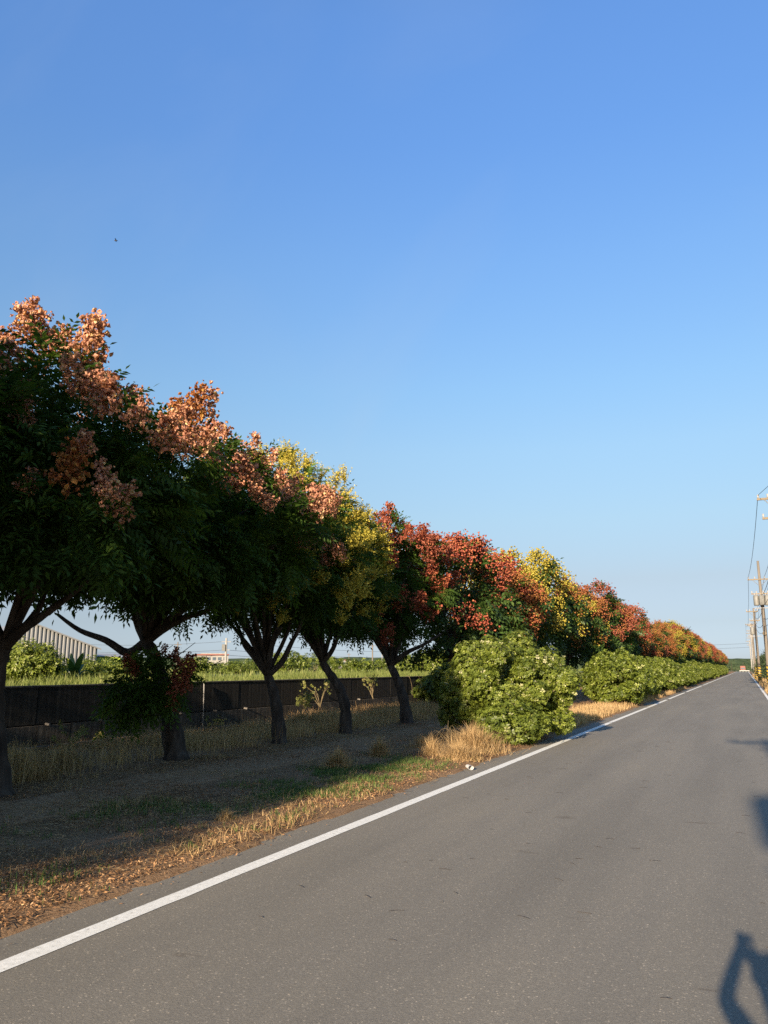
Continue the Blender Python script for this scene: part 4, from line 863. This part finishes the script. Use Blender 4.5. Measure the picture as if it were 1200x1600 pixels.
p = at_d(117, 26, 1.12); bn = tag(empty('banana_plant', p), 'broad-leaved banana plant before the grey shed wall', 'banana plant')
MB().tube([(0, 0, 0), (.02, 0, .35)], [.08, .05], 8).build('stem', M['weed'], bn)
for j in range(7):
    a = j * 2.4; e = (1.25, .9, 1.1, .7, 1.35, .5, .95)[j]; ln = (.95, .8, .9, .7, .85, .7, .8)[j]; V = []; F = []
    for q in range(8):
        t_ = q / 7; r_ = ln * t_; zz = .3 + r_ * math.sin(e) - .45 * t_ ** 2.5 * ln * math.cos(e) * 1.3; xx = r_ * math.cos(e); wv = .13 * math.sin(PI * min(1, .12 + t_ * .88)) ** .7 + .004
        for s in (-1, 0, 1): V.append((xx * math.cos(a) - s * wv * math.sin(a), xx * math.sin(a) + s * wv * math.cos(a), zz + abs(s) * .03))
    for q in range(7): F += [(3 * q, 3 * q + 1, 3 * q + 4, 3 * q + 3), (3 * q + 1, 3 * q + 2, 3 * q + 5, 3 * q + 4)]
    obj('leaf', np_mesh('banana_leaf', V, F, M['banana'], np.full(len(V), random.random()), smooth=True), bn)

# ------------------------------------------------------------------ utility poles on the right
def upole(x, y, h, label, lean=(0, 0), r=.19, mat='pole', arms=((.55, 1.7, 0),), guard=True, trafo=False, extras=True, group='utility poles along the right of the road'):
    t = tag(empty('utility_pole', (x, y, 0)), label, 'utility pole', group)
    L2 = lambda z: Vector((lean[0] * z / h, lean[1] * z / h, z))
    MB().tube([L2(-.05), L2(h * .35), L2(h * .7), L2(h)], [r, r * .88, r * .75, r * .6], 14).build('shaft', M[mat], t, smooth=True)
    for (dz, wd, off) in arms:
        c = L2(h - dz) + Vector((off, -.16, 0)); a = MB().box(c, (wd, .09, .11)).build('crossarm', M['arm'], t)
        for s in (-.46, -.2, .2, .46):
            q = c + Vector((s * wd, 0, .055)); MB().tube([q, q + Vector((0, 0, .06)), q + Vector((0, 0, .10)), q + Vector((0, 0, .17)), q + Vector((0, 0, .2))], [.02, .055, .04, .06, .03], 8).build('insulator', M['ceramic'], a)
        if abs(off) < .3:
            for s in (-1, 1): MB().tube([c + Vector((s * wd * .3, 0, -.05)), L2(h - dz - .55) + Vector((s * .1, -.14, 0))], .022, 5).build('brace', M['steel'], t)
    if guard:
        MB().tube([(0, 0, .02), (0, 0, .5), (0, 0, 1.05), (lean[0] * .1, 0, 1.95)], [r + .045, r + .04, r + .035, r + .03], 20).build('striped_guard', M['stripes'], t, smooth=True)
    if trafo:
        for (ox, oy) in trafo:
            q = L2(h * .64) + Vector((ox, oy, 0)); tf = MB().tube([q, q + Vector((0, 0, .08)), q + Vector((0, 0, .85)), q + Vector((0, 0, .95))], [.2, .23, .23, .17], 14).build('transformer', M['trafo'], t, smooth=True)
            for s in (-.1, .1): MB().tube([q + Vector((s, 0, .93)), q + Vector((s, 0, 1.15))], [.035, .02], 6).build('bushing', M['ceramic'], tf)
        MB().box(L2(h * .62) + Vector((0, -.2, 0)), (1.3, .12, .08)).build('bracket', M['steel'], t)
    if extras:
        q = L2(h * .42); MB().tube([q + Vector((-.05, -r - .16, 0)), q + Vector((-.05, -r, 0))], .17, 12).build('meter', M['arm'], t)
        MB().tube([L2(.3) + Vector((r * .95, -.06, 0)), L2(h * .72) + Vector((r * .8, -.06, 0))], .03, 6).build('conduit', M['dark'], t)
    return t
upole(2.15, 45, 10.75, 'utility pole just outside the right edge, only its crossarm end in the picture', arms=((.25, 1.75, 0), (1.3, 1.4, 0)), group=None)
pa = upole(1.85, 78, 11.3, 'nearest whole utility pole at the right edge with yellow and black striped base and transformers', lean=(-.05, 0), r=.17, arms=((1.7, 2.0, 0), (3.0, 1.4, -.1)), trafo=((-.45, -.25), (.45, -.25), (0, -.5)), extras=True)
upole(1.45, 104, 8.8, 'slimmer striped-base utility pole behind the nearest one', r=.17, arms=((.4, 1.3, -.2), (1.5, 1.1, 0)), trafo=((-.35, -.2),), extras=False)
upole(1.30, 128, 8.2, 'bare tan pole behind the two striped poles', r=.17, arms=((.3, 1.1, 0),), guard=True, extras=False)
upole(1.5, 168, 10.4, 'whitish pole with three crossarms beyond the tan ones', r=.17, mat='pole_white', arms=((.4, 1.8, 0), (1.6, 1.5, 0), (2.6, 1.2, 0)), guard=False, extras=False)
upole(1.7, 205, 10.2, 'small whitish pole, second farthest on the right', r=.18, mat='pole_white', arms=((.4, 2.0, 0), (1.5, 1.8, 0)), guard=False, extras=False)
upole(1.6, 245, 9.5, 'farthest whitish pole near the end of the road', r=.18, mat='pole_white', arms=((.4, 2.0, 0), (1.4, 1.4, 0)), guard=False, extras=False)
upole(1.42, -14.5, 10.4, 'utility pole with a transformer behind the viewer, throwing its shadow on the road', r=.15, arms=((.3, 1.6, 0),), trafo=((-.46, 0.0),), guard=True, extras=False, group=None)
def wires(a, b, sag, r=.014): cable(a, b, sag, r, 16, 'power_line', 'black power line strung between the roadside poles', 'power lines on the right of the road')
tops = [((2.15, 45, 10.75), .25, 1.75), ((1.80, 78, 11.3), 1.7, 2.0), ((1.45, 104, 8.8), .4, 1.3), ((1.30, 128, 8.2), .3, 1.1), ((1.5, 168, 10.4), .4, 1.8), ((1.7, 205, 10.2), .4, 2.0), ((1.6, 245, 9.5), .4, 2.0)]
def tip(k, s):
    (x, y, h), dz, wd = tops[k]; return (x + s * wd, y - .16, h - dz + .22)
wires((9.5, 0, 11.2), tip(0, -.46), .4, .014)
wires((11, 0, 11.2), tip(0, .46), .4)
for k in range(len(tops) - 1):
    for s in (-.46, .2, .46): wires(tip(k, s), tip(k + 1, s), .45 + .2 * abs(s))
for dz, sg in ((3.1, .7), (4.0, .8), (5.2, .9), (5.9, .6)): wires((2.1, 45, 10.75 - dz + 1.2), (1.85, 78, 11.3 - dz), sg, .02); wires((1.85, 78, 11.3 - dz - .3), (1.5, 104, 8.8 - (dz - 2.5) * .7), .5, .02)
for dz in (0, 1.1): cable((-60, 262, 9.2 - dz), (1.6, 245, 8.6 - dz), .7, .03, 14, 'power_line', 'thin cable crossing over the far end of the road', 'cables over the far road')

# dark trees on the right side of the road, behind the poles
def dtree(x, y, rx, h, lb, seed, n=1500, grp='dark trees beside the right-hand poles'):
    t = tag(empty('evergreen_tree', (x, y, 0)), lb, 'tree', grp); r = random.Random(seed); lob = []
    for i in range(12):
        a = i * 2.4; q = math.sqrt((i + .5) / 12); z = h * (.25 + .65 * (1 - q) + .1 * r.random()); lob.append((math.cos(a) * rx * q * .7, math.sin(a) * rx * q * .7, z, rx * .45, rx * .45, h * .17))
        lob.append((math.cos(a) * rx * q * .75, math.sin(a) * rx * q * .75, h * .3, rx * .4, rx * .4, h * .2))
    MB().tube([(0, 0, -.05), (.1, 0, h * .4), (0, .1, h * .8)], [.16, .12, .05], 8).build('trunk', M['bark'], t)
    obj('crown', crown_mesh('dark_crown', lob, n, LT_FAR, M['far_tree'], seed, 1.5, .35), t)
dtree(4.0, 84, 1.5, 6.4, 'dark evergreen tree cut by the right edge behind the striped pole', 501, grp=None)
for i, (x, y, rx, h) in enumerate(((3.7, 98, 1.5, 4.6), (3.3, 112, 1.4, 4.4), (3.2, 124, 1.4, 4.2), (3.0, 140, 1.3, 4.5), (3.0, 156, 1.3, 4.2), (3.2, 175, 1.4, 4.4), (3.3, 195, 1.5, 4.3), (3.4, 215, 1.6, 4.3), (3.6, 235, 1.7, 4.2))): dtree(x, y, rx, h, 'narrow dark evergreen tree in the belt behind the utility poles', 510 + i, 700)
# woods across the road's end
g = np.random.default_rng(9)
for i in range(16):
    x = -34 + i * 4.6 + g.uniform(-1, 1); yv = 440 + g.uniform(-10, 25); h = g.uniform(5.2, 8.0)
    if abs(x + 1.5) < 3: h *= .8; yv += 15
    dtree(x, yv, 3.6, h, 'hazy dark tree in the wood closing the far end of the road', 600 + i, 320, 'trees at the far end of the road')
# reddish truck and white barrier at the road's end
tk = tag(empty('small_truck', (-1.2, 400, 0)), 'tiny reddish truck far down the road near its end', 'truck')
MB().box((0, .6, 1.7), (2.1, 4.4, 2.0)).build('cargo_box', M['red_paint'], tk); prism([(-1.0, .5), (-1.0, 1.5), (-.8, 2.1), (.8, 2.1), (1.0, 1.5), (1.0, .5)], 1.5, 'cab', M['red_paint'], tk, -2.4); MB().box((0, -3.17, 1.55), (1.5, .04, .6)).build('windscreen', M['glass'], tk)
for sx in (-.85, .85):
    for sy in (-2.3, 1.6): MB().tube([(sx - .12, sy, .4), (sx + .12, sy, .4)], .4, 12).build('wheel', M['dark'], tk)
br = tag(empty('white_barrier', (-.6, 380, 0)), 'low white barrier across the far end of the road', 'barrier')
MB().box((0, 0, .62), (4.0, .12, .3)).build('rail', M['ceramic'], br)
for sx in (-1.8, -.6, .6, 1.8): MB().box((sx, .1, .38), (.12, .08, .76)).build('post', M['ceramic'], br)

# small bird high in the sky
X, Y, U = ray(181, 376); s = 60 / math.hypot(X, Y); bd = tag(empty('flying_bird', (X * s, Y * s, EYE + U * s), .6), 'tiny dark bird gliding in the blue sky at upper left', 'bird')
MB().tube([(-.13, 0, 0), (-.09, 0, .01), (0, 0, 0), (.09, 0, .01), (.12, 0, .015), (.15, 0, .01)], [.012, .03, .045, .03, .026, .004], 8).build('body', M['bird'], bd, smooth=True)
for s in (-1, 1): MB().add([(.05, 0, .02), (-.05, 0, .02), (-.04, s * .12, .07), (.04, s * .12, .075), (-.05, s * .27, .05), (0, s * .27, .05)], [(0, 1, 2, 3), (3, 2, 4, 5)]).build('wing', M['bird'], bd)

# ------------------------------------------------------------------ the photographer, behind the camera: only the shadow is in the picture
def shp(px, py, Yv):
    """point at depth Yv whose shadow falls where the photograph shows it"""
    gpt = at_z(px, py); s = (Yv - gpt.y) / sun_dir.y; return gpt + sun_dir * s
person = tag(empty('person', (0, -.45, 0)), 'person in a blue shirt holding up a phone, seen only as a shadow', 'person')
po = person.location
hc = shp(1207, 1534, -.34)                      # head centre
hand = shp(1158, 1464, -.06); elb = shp(1132, 1562, -.22); shl = shp(1180, 1632, -.42)
cx_ = hc.x + .02; shr = Vector((2 * cx_ - shl.x, -.42, shl.z)); elr = shp(1200, 1545, -.20); handr = hand + Vector((.045, -.01, -.012))
neck = Vector((cx_, -.42, shl.z + .05)); pel = Vector((cx_, -.5, shl.z * .66)); chest = Vector((cx_, -.46, shl.z - .16)); waist = Vector((cx_, -.48, shl.z * .78))
joints = [(pel, .13), (waist, .115), (chest, .14), (neck, .055), (hc + Vector((0, -.01, -.05)), .085),
          (shl, .055), (elb, .05), (hand + Vector((0, -.02, -.035)), .036), (shr, .055), (elr, .06), (handr + Vector((0, -.02, -.035)), .040),
          (pel + Vector((-.10, 0, -.08)), .09), (Vector((pel.x - .11, -.46, .46)), .055), (Vector((pel.x - .12, -.50, .08)), .038), (Vector((pel.x - .13, -.36, .035)), .032),
          (pel + Vector((.10, 0, -.08)), .09), (Vector((pel.x + .11, -.46, .46)), .055), (Vector((pel.x + .12, -.50, .08)), .038), (Vector((pel.x + .13, -.36, .035)), .032),
          (hc + Vector((0, 0, .055)), .10)]
edges = [(0, 1), (1, 2), (2, 3), (3, 4), (2, 5), (5, 6), (6, 7), (2, 8), (8, 9), (9, 10), (0, 11), (11, 12), (12, 13), (13, 14), (0, 15), (15, 16), (16, 17), (17, 18), (4, 19)]
def skinned(name, jts, eds, mats, par, sub=2, face_mat=None):
    me = bpy.data.meshes.new(name); me.from_pydata([tuple(j[0] - po) for j in jts], eds, []); o = obj(name, me, par)
    sk = o.modifiers.new('skin', 'SKIN'); lay = me.skin_vertices[0].data
    for i, j in enumerate(jts): lay[i].radius = (j[1], j[1]); lay[i].use_root = (i == 0)
    sk.use_smooth_shade = True; sb = o.modifiers.new('sub', 'SUBSURF'); sb.levels = sub; sb.render_levels = sub
    dg = bpy.context.evaluated_depsgraph_get(); me2 = bpy.data.meshes.new_from_object(o.evaluated_get(dg)); o.modifiers.clear(); o.data = me2; me2.materials.clear()
    for m_ in mats: me2.materials.append(m_)
    if face_mat:
        for p_ in me2.polygons: p_.material_index = face_mat(p_.center + po)
    return o
def fm(c):
    if c.z < pel.z + .03: return 1 if c.z > .09 else 3
    if c.z > neck.z + .03 and abs(c.x - hc.x) < .13: return 0
    if c.z > elb.z + .10 : return 0
    return 2
skinned('body', joints, edges, [M['skin'], M['trousers'], M['shirt'], M['dark']], person, 2, fm)
def finger(base, d1, d2, r, nm): skinned(nm, [(base, r), (base + d1, r * .95), (base + d1 + d2, r * .85), (base + d1 + d2 * 1.9, r * .7)], [(0, 1), (1, 2), (2, 3)], [M['skin']], person, 1)
for hb, s in ((hand, 1), (handr, -1)):
    for k in range(4):
        finger(hb + Vector((-.012 * s, -.02, -.045 + .018 * k)), Vector((-.008 * s, .006, .018)), Vector((.012 * s, .004, .016 - .002 * k)), .008, 'finger')
    finger(hb + Vector((.0, -.03, -.04)), Vector((.012 * s, -.012, .014)), Vector((.014 * s, 0, .012)), .009, 'thumb')
# hair and face
V = []; F = []; nu, nv = 16, 9
for i in range(nv):
    th = PI * .62 * i / (nv - 1)
    for j in range(nu): a = 2 * PI * j / nu; V.append((hc.x - po.x + .093 * math.sin(th) * math.cos(a), hc.y - po.y - .022 + .108 * math.sin(th) * math.sin(a), hc.z - po.z + .03 + .115 * math.cos(th)))
for i in range(nv - 1):
    for j in range(nu): F.append((i * nu + j, i * nu + (j + 1) % nu, (i + 1) * nu + (j + 1) % nu, (i + 1) * nu + j))
MB().add(V, F).build('hair', M['hair'], person, smooth=True)
for s in (-1, 1): MB().tube([hc - po + Vector((s * .03, .078, .02)), hc - po + Vector((s * .03, .088, .02))], .010, 8).build('eye', M['hair'], person)
for s in (-1, 1): MB().tube([hc - po + Vector((s * .083, 0, -.02)), hc - po + Vector((s * .095, -.005, .03))], [.012, .02], 8).build('ear', M['skin'], person)
MB().tube([hc - po + Vector((0, .075, .02)), hc - po + Vector((0, .103, -.015))], [.008, .014], 8).build('nose', M['skin'], person)
MB().box(hc - po + Vector((0, .078, -.045)), (.045, .012, .009)).build('mouth', M['red_paint'], person)
ph = tag(empty('phone', (.0 + .02, -.035, EYE - .05)), 'black phone held up in the hands of the person behind the camera', 'phone')
MB().box((0, 0, 0), (.074, .009, .15)).build('case', M['dark'], ph)
MB().box((0, -.006, 0), (.068, .002, .142)).build('screen', M['glass'], ph)
MB().box((-.018, .0065, .05), (.034, .004, .034)).build('camera_bump', M['glass'], ph)
